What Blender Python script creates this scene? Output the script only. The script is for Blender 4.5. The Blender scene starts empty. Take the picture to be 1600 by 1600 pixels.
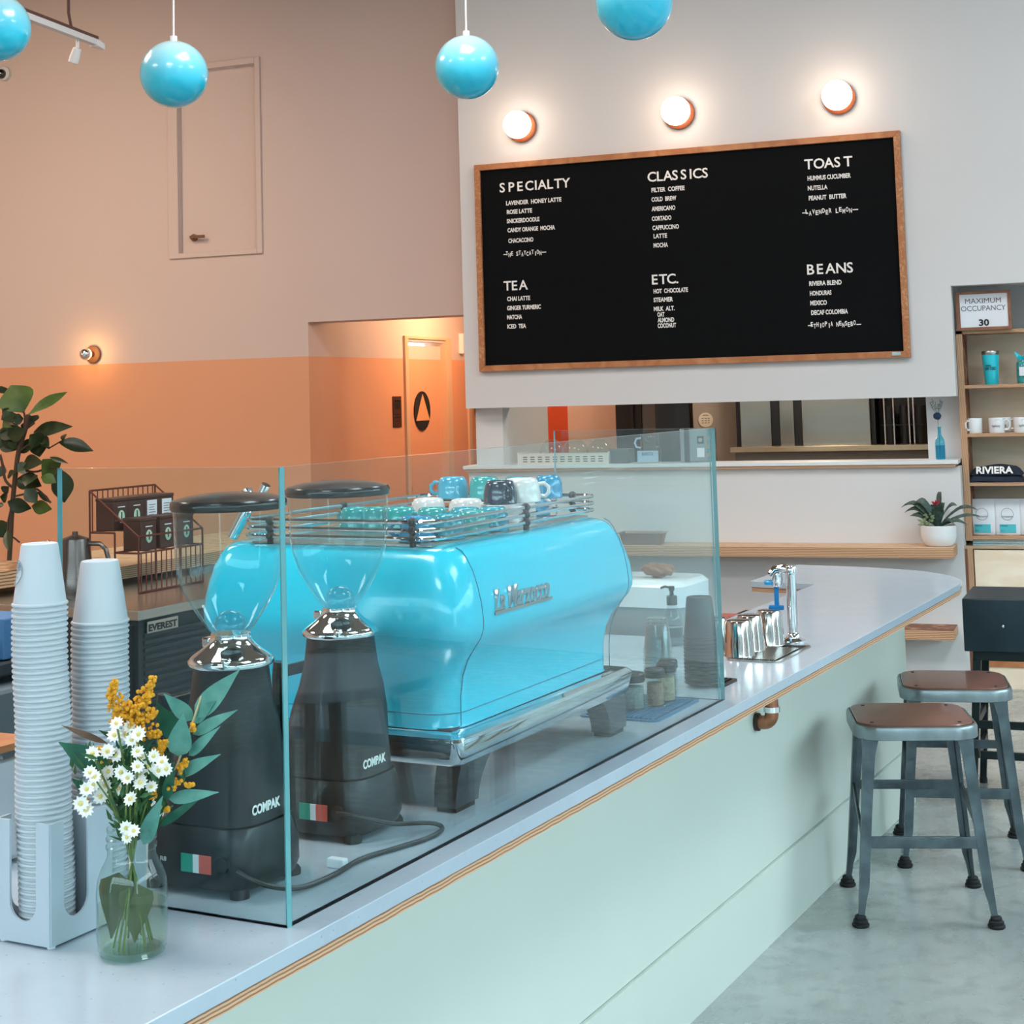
import bpy, bmesh, math, random
from mathutils import Vector, Matrix
random.seed(7)
PI=math.pi
S=bpy.context.scene
COL=S.collection
# ---------------------------------------------------------------- camera
cd=bpy.data.cameras.new('camera'); cam=bpy.data.objects.new('camera',cd); COL.objects.link(cam); S.camera=cam
cam.matrix_world=Matrix(((0.935546,0.05481,0.348927,0),(0.352072,-0.065622,-0.93367,0),(-0.028277,0.996338,-0.08069,1.7),(0,0,0,1)))
cd.sensor_fit='HORIZONTAL'; cd.sensor_width=36; cd.lens=56.2483; cd.shift_x=0.0080; cd.shift_y=-0.24177
cd.clip_start=.05; cd.clip_end=200
# ---------------------------------------------------------------- world, windows, lamps, exposure
S.view_settings.view_transform='Standard'; S.view_settings.look='None'; S.view_settings.gamma=1
S.view_settings.use_curve_mapping=False
S.view_settings.exposure=0.16
S.cycles.max_bounces=12; S.cycles.diffuse_bounces=5; S.cycles.glossy_bounces=5
S.cycles.transmission_bounces=8; S.cycles.transparent_max_bounces=40
S.cycles.use_denoising=True
S.cycles.sample_clamp_indirect=6
S.cycles.caustics_reflective=False; S.cycles.caustics_refractive=False
W=bpy.data.worlds.new('sky'); S.world=W; W.use_nodes=True
bg=W.node_tree.nodes['Background']; bg.inputs[0].default_value=(.72,.90,1,1); bg.inputs[1].default_value=8

def area(name,loc,target,sx,sy,power,color,spread=180,portal=False):
    l=bpy.data.lights.new(name,'AREA'); l.shape='RECTANGLE'; l.size=sx; l.size_y=sy; l.energy=power; l.color=color
    l.spread=math.radians(spread)
    o=bpy.data.objects.new(name,l); COL.objects.link(o); o.location=loc
    o.rotation_euler=(Vector(target)-Vector(loc)).to_track_quat('-Z','Y').to_euler()
    if portal: l.cycles.is_portal=True
    return o
# the shop front: big panes along the right wall and behind the camera let the sky in
area('window_light_side',(4.55,2.2,2.0),(0,2.2,2.0),3.6,12.6,0,(1,1,1),portal=True)
area('window_light_front',(-1.5,-3.55,2.0),(-1.5,0,2.0),3.6,10.6,0,(1,1,1),portal=True)
# unseen fill panels added under the ceiling, warm left to cool right
for x_,y_,e_,k_ in ((-6.6,2.2,90,(1,.80,.66)),(-6.6,6.4,92,(1,.80,.66)),(-2.6,2.0,95,(1,.93,.90)),(-2.2,5.6,85,(1,.92,.88)),(1.6,2.2,85,(.86,.95,1)),(1.6,6.4,110,(.84,.94,1)),(-1.5,-1.6,70,(.86,.95,1))):
    area('ceiling_fill',(x_,y_,4.9),(x_,y_,0),1.4,1.4,e_,k_)
def point(name,loc,power,color,r=.05):
    l=bpy.data.lights.new(name,'POINT'); l.energy=power; l.color=color; l.shadow_soft_size=r
    o=bpy.data.objects.new(name,l); COL.objects.link(o); o.location=loc; return o
def spot(name,loc,target,power,color,ang=70,r=.04,blend=.6):
    l=bpy.data.lights.new(name,'SPOT'); l.energy=power; l.color=color; l.shadow_soft_size=r; l.spot_size=math.radians(ang); l.spot_blend=blend
    o=bpy.data.objects.new(name,l); COL.objects.link(o); o.location=loc
    o.rotation_euler=(Vector(target)-Vector(loc)).to_track_quat('-Z','Y').to_euler(); return o
spot('track_spot',(-6.6,5.2,4.3),(-7.6,9.7,2.9),160,(1,.72,.42),75,.06,1)
# ---------------------------------------------------------------- helpers
A_=0.1286945
ca,sa=math.cos(A_),math.sin(A_)
RA=-A_                                     # the bar is turned a little against the walls
def C(p,v,z=0): return Vector((p*ca+v*sa,-p*sa+v*ca,z))
def hexc(h):
    h=h.lstrip('#'); o=[]
    for i in (0,2,4):
        c=int(h[i:i+2],16)/255; o.append(c/12.92 if c<=.04045 else ((c+.055)/1.055)**2.4)
    return (*o,1)
class NT:
    def __init__(s,name):
        s.m=bpy.data.materials.new(name); s.m.use_nodes=True; s.t=s.m.node_tree; s.t.nodes.clear()
        s.out=s.n('ShaderNodeOutputMaterial')
    def n(s,ty,**k):
        n=s.t.nodes.new(ty)
        for a,b in k.items(): setattr(n,a,b)
        return n
    def l(s,a,b): s.t.links.new(a,b)
def setin(n,**k):
    for a,b in k.items():
        a=a.replace('_',' ')
        if a in n.inputs: n.inputs[a].default_value=b
def noise(N,scale,detail=4,coord='Object',stretch=None,dist=0):
    tc=N.n('ShaderNodeTexCoord'); src=tc.outputs[coord]
    if stretch:
        mp=N.n('ShaderNodeMapping'); mp.inputs['Scale'].default_value=stretch; N.l(src,mp.inputs[0]); src=mp.outputs[0]
    nz=N.n('ShaderNodeTexNoise'); nz.inputs['Scale'].default_value=scale; nz.inputs['Detail'].default_value=detail; nz.inputs['Distortion'].default_value=dist
    N.l(src,nz.inputs['Vector']); return nz.outputs['Fac']
def ramp(N,fac,stops,interp='LINEAR'):
    r=N.n('ShaderNodeValToRGB'); r.color_ramp.interpolation=interp
    while len(r.color_ramp.elements)>1: r.color_ramp.elements.remove(r.color_ramp.elements[-1])
    r.color_ramp.elements[0].position=stops[0][0]; r.color_ramp.elements[0].color=stops[0][1]
    for p,c in stops[1:]:
        e=r.color_ramp.elements.new(p); e.color=c
    N.l(fac,r.inputs[0]); return r.outputs[0]
def mat(name,col,rough=.5,metal=0,var=0,vscale=6,bump=0,bscale=60,coat=0,spec=.5,alpha=None,emit=None,estr=0,stretch=None,trans=0,sub=0,aniso=0):
    N=NT(name); b=N.n('ShaderNodeBsdfPrincipled'); c=hexc(col) if isinstance(col,str) else col
    setin(b,Base_Color=c,Roughness=rough,Metallic=metal,Coat_Weight=coat,Coat_Roughness=.05,Specular_IOR_Level=spec,Transmission_Weight=trans,Subsurface_Weight=sub)
    if sub: b.inputs['Subsurface Radius'].default_value=(.01,.01,.01)
    if var:
        f=noise(N,vscale,5,stretch=stretch)
        d=tuple(max(0,x*(1-var)) for x in c[:3])+(1,); e=tuple(min(1,x*(1+var*.6)) for x in c[:3])+(1,)
        N.l(ramp(N,f,[(.3,d),(.7,e)]),b.inputs['Base Color'])
    if bump:
        f=noise(N,bscale,4,stretch=stretch); bp=N.n('ShaderNodeBump'); bp.inputs['Strength'].default_value=bump; bp.inputs['Distance'].default_value=.004
        N.l(f,bp.inputs['Height']); N.l(bp.outputs[0],b.inputs['Normal'])
    if emit: b.inputs['Emission Color'].default_value=hexc(emit) if isinstance(emit,str) else emit; b.inputs['Emission Strength'].default_value=estr
    N.l(b.outputs[0],N.out.inputs[0]); return N.m
def glass(name,tint='#ffffff',ior=1.45,rough=0,tintmix=1,spec=1):
    """thin clear sheet: tinted see-through plus a mirror reflection that grows at grazing angles"""
    N=NT(name); t=N.n('ShaderNodeBsdfTransparent'); t.inputs[0].default_value=hexc(tint)
    g=N.n('ShaderNodeBsdfGlossy'); g.inputs['Roughness'].default_value=rough; g.inputs[0].default_value=(1,1,1,1)
    lw=N.n('ShaderNodeLayerWeight'); lw.inputs[0].default_value=.5; f0=((ior-1)/(ior+1))**2
    pw=N.n('ShaderNodeMath',operation='POWER'); N.l(lw.outputs['Facing'],pw.inputs[0]); pw.inputs[1].default_value=5
    fr=N.n('ShaderNodeMath',operation='MULTIPLY_ADD'); N.l(pw.outputs[0],fr.inputs[0]); fr.inputs[1].default_value=1-f0; fr.inputs[2].default_value=f0
    mx=N.n('ShaderNodeMixShader'); N.l(fr.outputs[0],mx.inputs[0]); N.l(t.outputs[0],mx.inputs[1]); N.l(g.outputs[0],mx.inputs[2])
    N.l(mx.outputs[0],N.out.inputs[0]); return N.m
def plyedge(name,axis=2,n=7,th=.055,light='#c79d78',dark='#7d4a30'):
    """plywood seen on its edge: thin plies along one object axis, broken by wavy grain"""
    N=NT(name); b=N.n('ShaderNodeBsdfPrincipled'); tc=N.n('ShaderNodeTexCoord')
    sx=N.n('ShaderNodeSeparateXYZ'); N.l(tc.outputs['Object'],sx.inputs[0])
    f=noise(N,5,3,stretch=(3,3,3)); 
    m1=N.n('ShaderNodeMath',operation='MULTIPLY_ADD'); N.l(f,m1.inputs[0]); m1.inputs[1].default_value=.006; N.l(sx.outputs[axis],m1.inputs[2])
    m2=N.n('ShaderNodeMath',operation='MULTIPLY'); N.l(m1.outputs[0],m2.inputs[0]); m2.inputs[1].default_value=n/th
    m3=N.n('ShaderNodeMath',operation='FRACT'); N.l(m2.outputs[0],m3.inputs[0])
    c1=ramp(N,m3.outputs[0],[(0,hexc(dark)),(.16,hexc(dark)),(.3,hexc(light)),(.62,hexc('#d9b592')),(.8,hexc(light)),(1,hexc('#9a6544'))])
    N.l(c1,b.inputs['Base Color']); b.inputs['Roughness'].default_value=.55
    N.l(b.outputs[0],N.out.inputs[0]); return N.m
def woodmat(name,a,b_,scale=4,stretch=(1,1,12),rough=.5):
    N=NT(name); b=N.n('ShaderNodeBsdfPrincipled'); f=noise(N,scale,6,stretch=stretch,dist=.8)
    N.l(ramp(N,f,[(.3,hexc(a)),(.5,hexc(b_)),(.7,hexc(a))]),b.inputs['Base Color']); b.inputs['Roughness'].default_value=rough
    N.l(b.outputs[0],N.out.inputs[0]); return N.m
class MB:
    """collects shapes, then links them as ONE mesh object"""
    def __init__(s): s.b=bmesh.new(); s.mi=0
    def _f(s,vs):
        try: f=s.b.faces.new(vs); f.material_index=s.mi; return f
        except ValueError: return None
    def box(s,cx,cy,cz,sx,sy,sz,bev=0,rot=None):
        r=bmesh.ops.create_cube(s.b,size=1); v=r['verts']
        bmesh.ops.scale(s.b,vec=(sx,sy,sz),verts=v)
        if bev:
            ed=list({e for x in v for e in x.link_edges})
            rr=bmesh.ops.bevel(s.b,geom=ed,offset=bev,segments=2,affect='EDGES',profile=.6); v=rr['verts']
            v=list({x for x in v})
        if rot is not None: bmesh.ops.transform(s.b,matrix=rot,verts=v)
        bmesh.ops.translate(s.b,vec=(cx,cy,cz),verts=v)
        for f in {f for x in v for f in x.link_faces}: f.material_index=s.mi
        return s
    def b2(s,x0,x1,y0,y1,z0,z1,bev=0): return s.box((x0+x1)/2,(y0+y1)/2,(z0+z1)/2,abs(x1-x0),abs(y1-y0),abs(z1-z0),bev)
    def rings(s,R,cap0=True,cap1=True,closed=True):
        VR=[[s.b.verts.new(p) for p in r] for r in R]
        n=len(VR[0])
        for a,b in zip(VR,VR[1:]):
            for i in range(n if closed else n-1):
                j=(i+1)%n; s._f((a[i],a[j],b[j],b[i]))
        if cap0: s._f(VR[0][::-1])
        if cap1: s._f(VR[-1])
        return s
    def lathe(s,prof,seg=24,ax=(0,0,0),cap=True,M=None):
        R=[]
        for r,z in prof:
            R.append([Vector((r*math.cos(2*PI*i/seg),r*math.sin(2*PI*i/seg),z)) for i in range(seg)])
        for q in R:
            for p in q:
                if M is not None: p[:]=(M@p)[:]
                p+=Vector(ax)
        return s.rings(R,cap,cap)
    def cyl(s,x,y,z0,z1,r,r2=None,seg=20): return s.lathe([(r,z0),(r if r2 is None else r2,z1)],seg,(x,y,0))
    def ball(s,x,y,z,r,seg=24,rg=14,sz=1):
        return s.lathe([(max(r*math.sin(PI*i/rg),r*.01),-r*sz*math.cos(PI*i/rg)) for i in range(rg+1)],seg,(x,y,z))
    def tube(s,pts,r,seg=8,closed=False,flat=1):
        pts=[Vector(p) for p in pts]; n=len(pts); rr=r if isinstance(r,(list,tuple)) else [r]*n
        R=[]; prev=None
        for i,p in enumerate(pts):
            if closed: t=pts[(i+1)%n]-pts[i-1]
            else: t=pts[min(i+1,n-1)]-pts[max(i-1,0)]
            t.normalize()
            u=Vector((0,0,1)) if prev is None else prev
            if prev is None and abs(t.z)>.9: u=Vector((1,0,0))
            u=u-t*u.dot(t); u.normalize(); w=t.cross(u); prev=u
            R.append([p+(u*math.cos(2*PI*k/seg)*flat+w*math.sin(2*PI*k/seg))*rr[i] for k in range(seg)])
        if closed: R.append(R[0]); return s.rings([[q.copy() for q in x] for x in R],False,False)
        return s.rings(R)
    def prism(s,poly,z0,z1,bev=0):
        a=[s.b.verts.new((x,y,z0)) for x,y in poly]; b=[s.b.verts.new((x,y,z1)) for x,y in poly]
        n=len(poly)
        for i in range(n): s._f((a[i],a[(i+1)%n],b[(i+1)%n],b[i]))
        s._f(a[::-1]); s._f(b); return s
    def beam(s,a,b,w,h,w2=None,h2=None,up=(0,0,1)):
        a=Vector(a); b=Vector(b); t=(b-a).normalized(); u=Vector(up); u=u-t*u.dot(t); u.normalize(); x=t.cross(u)
        w2=w if w2 is None else w2; h2=h if h2 is None else h2
        def q(p,w,h): return [p+x*w/2+u*h/2,p-x*w/2+u*h/2,p-x*w/2-u*h/2,p+x*w/2-u*h/2]
        return s.rings([q(a,w,h),q(b,w2,h2)])
    def build(s,name,m,parent=None,smooth=False,loc=None,rz=0,rot=None,bev=0,label=None,sub=0):
        bmesh.ops.recalc_face_normals(s.b,faces=s.b.faces)
        me=bpy.data.meshes.new(name); s.b.to_mesh(me); s.b.free()
        for x in (m if isinstance(m,(list,tuple)) else [m]): me.materials.append(x)
        if smooth: me.polygons.foreach_set('use_smooth',[True]*len(me.polygons)); 
        o=bpy.data.objects.new(name,me); COL.objects.link(o)
        if smooth: me.set_sharp_from_angle(angle=math.radians(smooth if smooth is not True else 40))
        if parent: o.parent=parent
        if loc is not None: o.location=loc
        if rot is not None: o.rotation_euler=rot
        elif rz: o.rotation_euler=(0,0,rz)
        if bev:
            md=o.modifiers.new('edge','BEVEL'); md.width=bev; md.segments=2; md.limit_method='ANGLE'; md.angle_limit=math.radians(40)
        if sub: md=o.modifiers.new('soft','SUBSURF'); md.levels=sub; md.render_levels=sub
        if label: o['label']=label
        return o
def tag(o,label,cat,group=None):
    o['label']=label; o['category']=cat
    if group: o['group']=group
    return o
def thing(name,label,cat,loc,rz=0,group=None,rot=None):
    o=bpy.data.objects.new(name,None); COL.objects.link(o); o.location=loc; o.rotation_euler=rot or (0,0,rz); o.empty_display_size=.05
    return tag(o,label,cat,group)
def dup(root,loc,rz=None,label=None,group=None,rot=None):
    kids={}
    def cp(o,par):
        c=o.copy(); COL.objects.link(c); c.parent=par
        for ch in o.children: cp(ch,c)
        return c
    c=cp(root,None); c.location=loc
    if rot: c.rotation_euler=rot
    elif rz is not None: c.rotation_euler=(0,0,rz)
    if label: c['label']=label
    if group: c['group']=group
    return c
def struct(o): o['kind']='structure'; return o
def rrect(x0,x1,y0,y1,r,n=5):
    P=[]
    for cx,cy,a0 in ((x1-r,y1-r,0),(x0+r,y1-r,90),(x0+r,y0+r,180),(x1-r,y0+r,270)):
        for i in range(n+1):
            a=math.radians(a0+90*i/n); P.append((cx+r*math.cos(a),cy+r*math.sin(a)))
    return P
def ringz(poly,z): return [Vector((x,y,z)) for x,y in poly]
def text(body,size,m,parent,loc,rot,name='lettering',width=None,depth=.001,spacing=1,bold=0,align='LEFT',shear=0,label=None,jitter=None,smooth=False):
    cu=bpy.data.curves.new(name,'FONT'); cu.body=body; cu.size=size; cu.extrude=depth; cu.offset=bold; cu.align_x=align; cu.space_character=spacing; cu.shear=shear
    cu.resolution_u=3
    t=bpy.data.objects.new('tmp',cu); COL.objects.link(t); dg=bpy.context.evaluated_depsgraph_get(); dg.update()
    me=bpy.data.meshes.new_from_object(t.evaluated_get(dg)); bpy.data.objects.remove(t); bpy.data.curves.remove(cu)
    if width:
        xs=[v.co.x for v in me.vertices]
        if xs:
            lo,hi=min(xs),max(xs); k=width/(hi-lo)
            off=lo if align=='LEFT' else (lo+hi)/2
            for v in me.vertices: v.co.x=(v.co.x-off)*k
    me.materials.clear(); me.materials.append(m); me.name=name
    o=bpy.data.objects.new(name,me); COL.objects.link(o); o.parent=parent; o.location=loc; o.rotation_euler=rot
    if label: o['label']=label
    return o
RX=(PI/2,0,0)                               # lettering that stands on a wall facing the room
# ---------------------------------------------------------------- materials
m_white=mat('white_paint','#d6d6d7',.75,var=.015,vscale=1.5)
m_ledgewhite=mat('white_laminate','#dfe3e4',.35)
m_beige=mat('beige_back','#b9aea3',.6)
m_steel=mat('brushed_steel','#b9b6b0',.28,1,var=.12,vscale=3,stretch=(1,1,20))
m_chrome=mat('chrome','#e8ebee',.06,1)
m_black=mat('black_plastic','#14171a',.38)
m_blackmatt=mat('black_matt','#0e1013',.7)
m_dark=mat('charcoal_metal','#2b3238',.5,.2,var=.2,vscale=8)
m_copper=mat('copper_pipe','#a87258',.38,.8,var=.3,vscale=30)
m_oak=woodmat('oak_frame','#c58a5c','#a8693f',5,(1,1,1))
m_oakv=woodmat('oak_frame_upright','#c99468','#a8693f',5,(6,6,1))
m_birch=woodmat('birch_ply_face','#f6e8d4','#ead6ba',1.6,(1.5,1.5,5),.5)
m_plyz=plyedge('ply_edge_flat',2,6,.055)
m_plyz2=plyedge('ply_edge_thin',2,3,.018)
m_plyx=plyedge('ply_edge_upright',0,4,.022)
m_orange=mat('terracotta_gloss','#a8401f',.6)
m_sign=mat('paper_white','#e6e8ee',.6)
m_ink=mat('black_ink','#15171a',.6)
m_letter=mat('white_plastic_letters','#f3f1ee',.5,emit=None)
m_globe=mat('lit_opal_glass','#ffffff',.4,emit=(1,.80,.62,1),estr=5.5)
m_teal=mat('teal_enamel','#1fc9dc',.25,coat=.6)
m_ceramic=mat('white_ceramic','#e4e6e8',.18,coat=.4)
m_reflection_strip=mat('reflection_strip','#cfd6d4',.05,1)
def twotone():
    N=NT('two_tone_wall_paint'); b=N.n('ShaderNodeBsdfPrincipled'); g=N.n('ShaderNodeNewGeometry'); sx=N.n('ShaderNodeSeparateXYZ')
    N.l(g.outputs['Position'],sx.inputs[0])
    gt=N.n('ShaderNodeMath',operation='GREATER_THAN'); N.l(sx.outputs[2],gt.inputs[0]); gt.inputs[1].default_value=1.993
    mx=N.n('ShaderNodeMix',data_type='RGBA'); N.l(gt.outputs[0],mx.inputs['Factor']); mx.inputs['A'].default_value=hexc('#dfa17c'); mx.inputs['B'].default_value=hexc('#d2beb6')
    N.l(mx.outputs['Result'],b.inputs['Base Color']); b.inputs['Roughness'].default_value=.7
    N.l(b.outputs[0],N.out.inputs[0]); return N.m
m_two=twotone()
m_two2=m_two
def concrete():
    N=NT('polished_concrete'); b=N.n('ShaderNodeBsdfPrincipled')
    f=noise(N,1.1,8,dist=.6); c=ramp(N,f,[(.25,hexc('#7f8a8b')),(.45,hexc('#9aa3a2')),(.6,hexc('#a9b0ae')),(.8,hexc('#8f9998'))])
    f2=noise(N,14,8,dist=.3); c2=ramp(N,f2,[(.3,(.62,.62,.62,1)),(.55,(1,1,1,1))])
    mx=N.n('ShaderNodeMix',data_type='RGBA',blend_type='MULTIPLY'); mx.inputs['Factor'].default_value=.55; N.l(c,mx.inputs['A']); N.l(c2,mx.inputs['B'])
    N.l(mx.outputs['Result'],b.inputs['Base Color'])
    N.l(ramp(N,f2,[(.3,(.34,.34,.34,1)),(.7,(.18,.18,.18,1))]),b.inputs['Roughness'])
    setin(b,Coat_Weight=.25,Coat_Roughness=.12); N.l(b.outputs[0],N.out.inputs[0]); return N.m
m_floor=concrete()
m_ceil=mat('ceiling_boards','#8b7466',.8)
m_winframe=mat('dark_window_frame','#2a2d30',.4,.3)
m_pane=glass('window_glass','#f4fbfb')
# ---------------------------------------------------------------- the room
struct(MB().b2(-9.4,4.9,-3.9,15,-.15,0).build('floor',m_floor))
struct(MB().b2(-9.4,4.9,-3.9,9.95,5.0,5.15).build('ceiling',m_ceil))
struct(MB().b2(-9.4,-9.2,-3.9,9.95,0,5).build('wall_left',m_two))
# rear wall, in two paints, with the loft door cut high up and the passage at its right end
w=MB(); Y0,Y1=9.70,9.95
w.b2(-9.2,-6.135,Y0,Y1,0,5); w.b2(-6.135,-5.39,Y0,Y1,0,2.712); w.b2(-6.135,-5.39,Y0,Y1,4.085,5); w.b2(-5.39,-5.055,Y0,Y1,0,5)
w.b2(-5.055,-3.60,Y0,Y1,2.2235,5)
struct(w.build('wall_rear',m_two))
# loft door: frame, recessed leaf, lever
d=MB()
d.b2(-6.135,-6.055,Y0-.018,Y0+.1,2.712,4.085); d.b2(-5.43,-5.39,Y0-.018,Y0+.1,2.712,4.085)
d.b2(-6.055,-5.43,Y0-.018,Y0+.1,2.712,2.748); d.b2(-6.055,-5.43,Y0-.018,Y0+.1,4.04,4.085)
fr=struct(d.build('door_1',m_two2,bev=.004))
dl=MB().b2(-6.05,-5.435,Y0+.035,Y0+.06,2.752,4.036).build('door_leaf',m_two2,fr)
h=MB(); h.lathe([(.001,0),(.026,0),(.026,.012),(.012,.014),(.012,.045)],20,(0,0,0),M=Matrix.Rotation(PI/2,3,'X')); h.beam((-.008,-.045,0),(.105,-.045,0),.016,.02)
h.build('door_handle',mat('bronze_lever','#8a6a55',.3,.9),fr,True,loc=(-5.955,Y0+.035,2.857))
# passage
w=MB(); xl=-5.055
w.b2(xl-.2,xl,Y1,11.30,0,2.6); w.b2(xl-.2,xl,12.13,12.56,0,2.6); w.b2(xl-.2,xl,13.42,14.6,0,2.6); w.b2(xl-.2,xl,11.30,12.13,2.13,2.6); w.b2(xl-.2,xl,12.56,13.42,2.13,2.6)
struct(w.build('wall_passage_left',m_two))
struct(MB().b2(-5.3,-3.0,14.4,14.6,0,2.6).build('wall_passage_end',m_two))
struct(MB().b2(-5.3,-3.573,Y1,14.6,2.6,2.7).build('ceiling_passage',m_white))
m_frame=mat('pale_door_casing','#d8b594',.5)
def rest_door(n,y0,y1,sign):
    t=MB(); t.b2(xl-.10,xl+.018,y0-.05,y0+.012,0,2.15); t.b2(xl-.12,xl+.018,y1-.012,y1+.09,0,2.15); t.b2(xl-.10,xl+.018,y0-.05,y1+.09,2.15,2.17)
    fr=struct(t.build('door_%d'%n,m_frame))
    MB().b2(xl-.08,xl-.04,y0,y1,0,2.10).build('door_leaf',m_two,fr)
    hd=MB(); hd.cyl(0,0,0,.012,.03); hd.box(.06,0,.045,.13,.02,.018,.005); hd.cyl(0,0,0,.045,.01)
    hd.build('door_handle',m_steel,fr,True,loc=(xl-.04,y0+.08,.99),rot=(0,PI/2,PI/2))
    s=thing('restroom_sign',sign,'sign',(xl-.035,(y0+y1)/2-.03,1.585),group='round restroom door signs')
    MB().lathe([(.155,0),(.155,.006)],48,M=Matrix.Rotation(PI/2,3,'Y')).build('disc',m_blackmatt,s)
    v=[(0,.132),(-.132,-.076),(.132,-.076)]
    MB().prism([(a,b) for a,b in v],0,.004).build('triangle',mat('triangle_tan_%d'%n,'#e0a070',.6),s,rot=(PI/2,0,PI/2),loc=(.006,0,0))
rest_door(2,11.313,12.10,'round black restroom sign with a tan triangle on the nearer orange door')
rest_door(3,12.60,13.38,'round black restroom sign half hidden behind the white column')
p=thing('restroom_plaque','small dark tactile plaque on the orange wall left of the restroom door','sign',(xl,11.115,1.588))
MB().box(.004,0,0,.008,.15,.235,.002).build('plate',mat('bronze_plate','#4c3027',.45,.4),p)
q=MB()
for dy in (-.035,0,.035): q.ball(.009,dy,.085,.010,10,6); q.box(.009,dy,.045,.004,.022,.05)
q.box(.009,0,-.02,.004,.1,.008); q.box(.009,0,-.04,.004,.1,.012); q.box(.009,0,-.07,.004,.08,.006)
q.build('pictogram',m_ink,p)
s=MB().box(.02,0,0,.04,.055,.17,.006).build('light_switch',m_sign,loc=(xl,12.42,2.13)); tag(s,'small white box mounted high on the passage wall beside the board wall','wall box')
point('passage_lamp',(-4.35,11.6,2.42),48,(1,.55,.28),.08)
# the white menu wall: upper block, recess for the shelves, serving hatch below
w=MB(); F=9.35
w.b2(-3.7755,-.800,F,9.60,1.6155,5); w.b2(-.800,4.6,F,9.60,2.2385,5); w.b2(-3.6,4.6,9.60,9.95,2.3,5)
struct(w.build('wall_menu',m_white))
struct(MB().b2(-3.765,-.800,F,9.60,0,1.2225).build('wall_below_hatch',m_white))
struct(MB().b2(-3.755,-3.573,9.46,10.33,0,2.6).build('wall_partition',m_white))
w=MB(); w.b2(-.990,-.800,9.565,9.60,1.224,1.6155); w.b2(-.990,-.95,9.60,9.9,1.224,1.6155)
struct(w.build('wall_niche',m_white))
w=MB(); w.b2(.62,4.6,F,9.6,0,2.2385); w.b2(-.80,.62,9.80,9.95,0,2.3); w.b2(-.82,-.80,9.60,9.8,0,2.3); 
struct(w.build('wall_shelf_recess',m_white))
# kitchen seen through the hatch
struct(MB().b2(-5.0,.3,13.0,13.2,0,2.6).build('wall_kitchen_back',mat('kitchen_grey','#a09890',.7)))
struct(MB().b2(-3.5,.3,9.95,13.0,2.45,2.6).build('ceiling_kitchen',m_beige))
struct(MB().b2(.1,.3,9.8,13.0,0,2.6).build('wall_kitchen_right',m_beige))
# right wall with the shop windows, and the wall behind the camera
def winwall(name,nn,along,c0,c1,fixed,thick,z0,z1,n):
    w=MB()
    def bx(a0,a1,za,zb,o=0,t=thick): 
        (w.b2(fixed+o,fixed+o+t,a0,a1,za,zb) if along=='y' else w.b2(a0,a1,fixed+o,fixed+o+t,za,zb))
    lo,hi=(-3.8,9.6) if along=='y' else (-9.2,4.6)
    bx(lo,c0,0,5); bx(c1,hi,0,5); bx(c0,c1,0,z0); bx(c0,c1,z1,5)
    struct(w.build(name,m_white))
    st=(c1-c0)/n
    for i in range(n):
        f=MB(); a0=c0+i*st; a1=a0+st; g=.05
        def fb(p,q,za,zb):
            (f.b2(fixed+.05,fixed+.11,p,q,za,zb) if along=='y' else f.b2(p,q,fixed+.05,fixed+.11,za,zb))
        fb(a0,a0+g,z0,z1); fb(a1-g,a1,z0,z1); fb(a0+g,a1-g,z0,z0+g); fb(a0+g,a1-g,z1-g,z1); fb(a0+g,a1-g,2.75,2.82)
        fo=struct(f.build('window_%d'%(nn+i),m_winframe))
        g2=MB(); (g2.b2(fixed+.078,fixed+.082,a0+g,a1-g,z0+g,z1-g) if along=='y' else g2.b2(a0+g,a1-g,fixed+.078,fixed+.082,z0+g,z1-g))
        g2.build('pane',m_pane,fo)
winwall('wall_right',1,'y',-3.4,8.4,4.6,.2,.25,3.8,6)
winwall('wall_front',7,'x',-6.6,3.6,-3.8,.2,.25,3.8,5)
struct(MB().b2(-30,40,-40,30,-.35,-.2).build('ground',mat('pavement','#6f7274',.9)))
# unseen facades added across the road to darken what the glass mirrors
def facade(name,lab,x,y,w_,h_,rz,col,cols,rows):
    t=thing(name,lab,'building',(x,y,-.2),rz)
    MB().b2(-w_/2,w_/2,0,6,0,h_).build('added_wall',mat('added_facade_'+col[1:],col,.85,var=.12,vscale=.6),t)
    for i in range(cols):
        for k in range(rows):
            cx=-w_/2+w_*(i+.5)/cols; z=1.0+(h_-1.6)*k/rows
            f=MB().b2(cx-w_/cols*.3,cx+w_/cols*.3,-.06,.02,z,z+(h_-1.6)/rows*.7).build('added_window',m_winframe,t)
            MB().b2(cx-w_/cols*.27,cx+w_/cols*.27,-.07,-.055,z+.08,z+(h_-1.6)/rows*.7-.08).build('pane',mat('added_facade_glass_%d%d%s'%(i,k,col[1:]),'#56646c',.15),f)  # panes of the added facade
facade('added_facade','added brown brick facade across the street on the window side',17,-4,16,6.5,-PI/2,'#7d6557',5,2)
facade('added_facade','added grey facade across the street on the window side',17,13,16,5.2,-PI/2,'#7c8083',5,2)
facade('added_facade','added pale facade across the street behind the camera',-6,-17,20,6.0,PI,'#8c857b',6,2)
facade('added_facade','added darker facade across the street behind the camera',13,-18,16,6.5,PI,'#5e5550',5,2)
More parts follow.
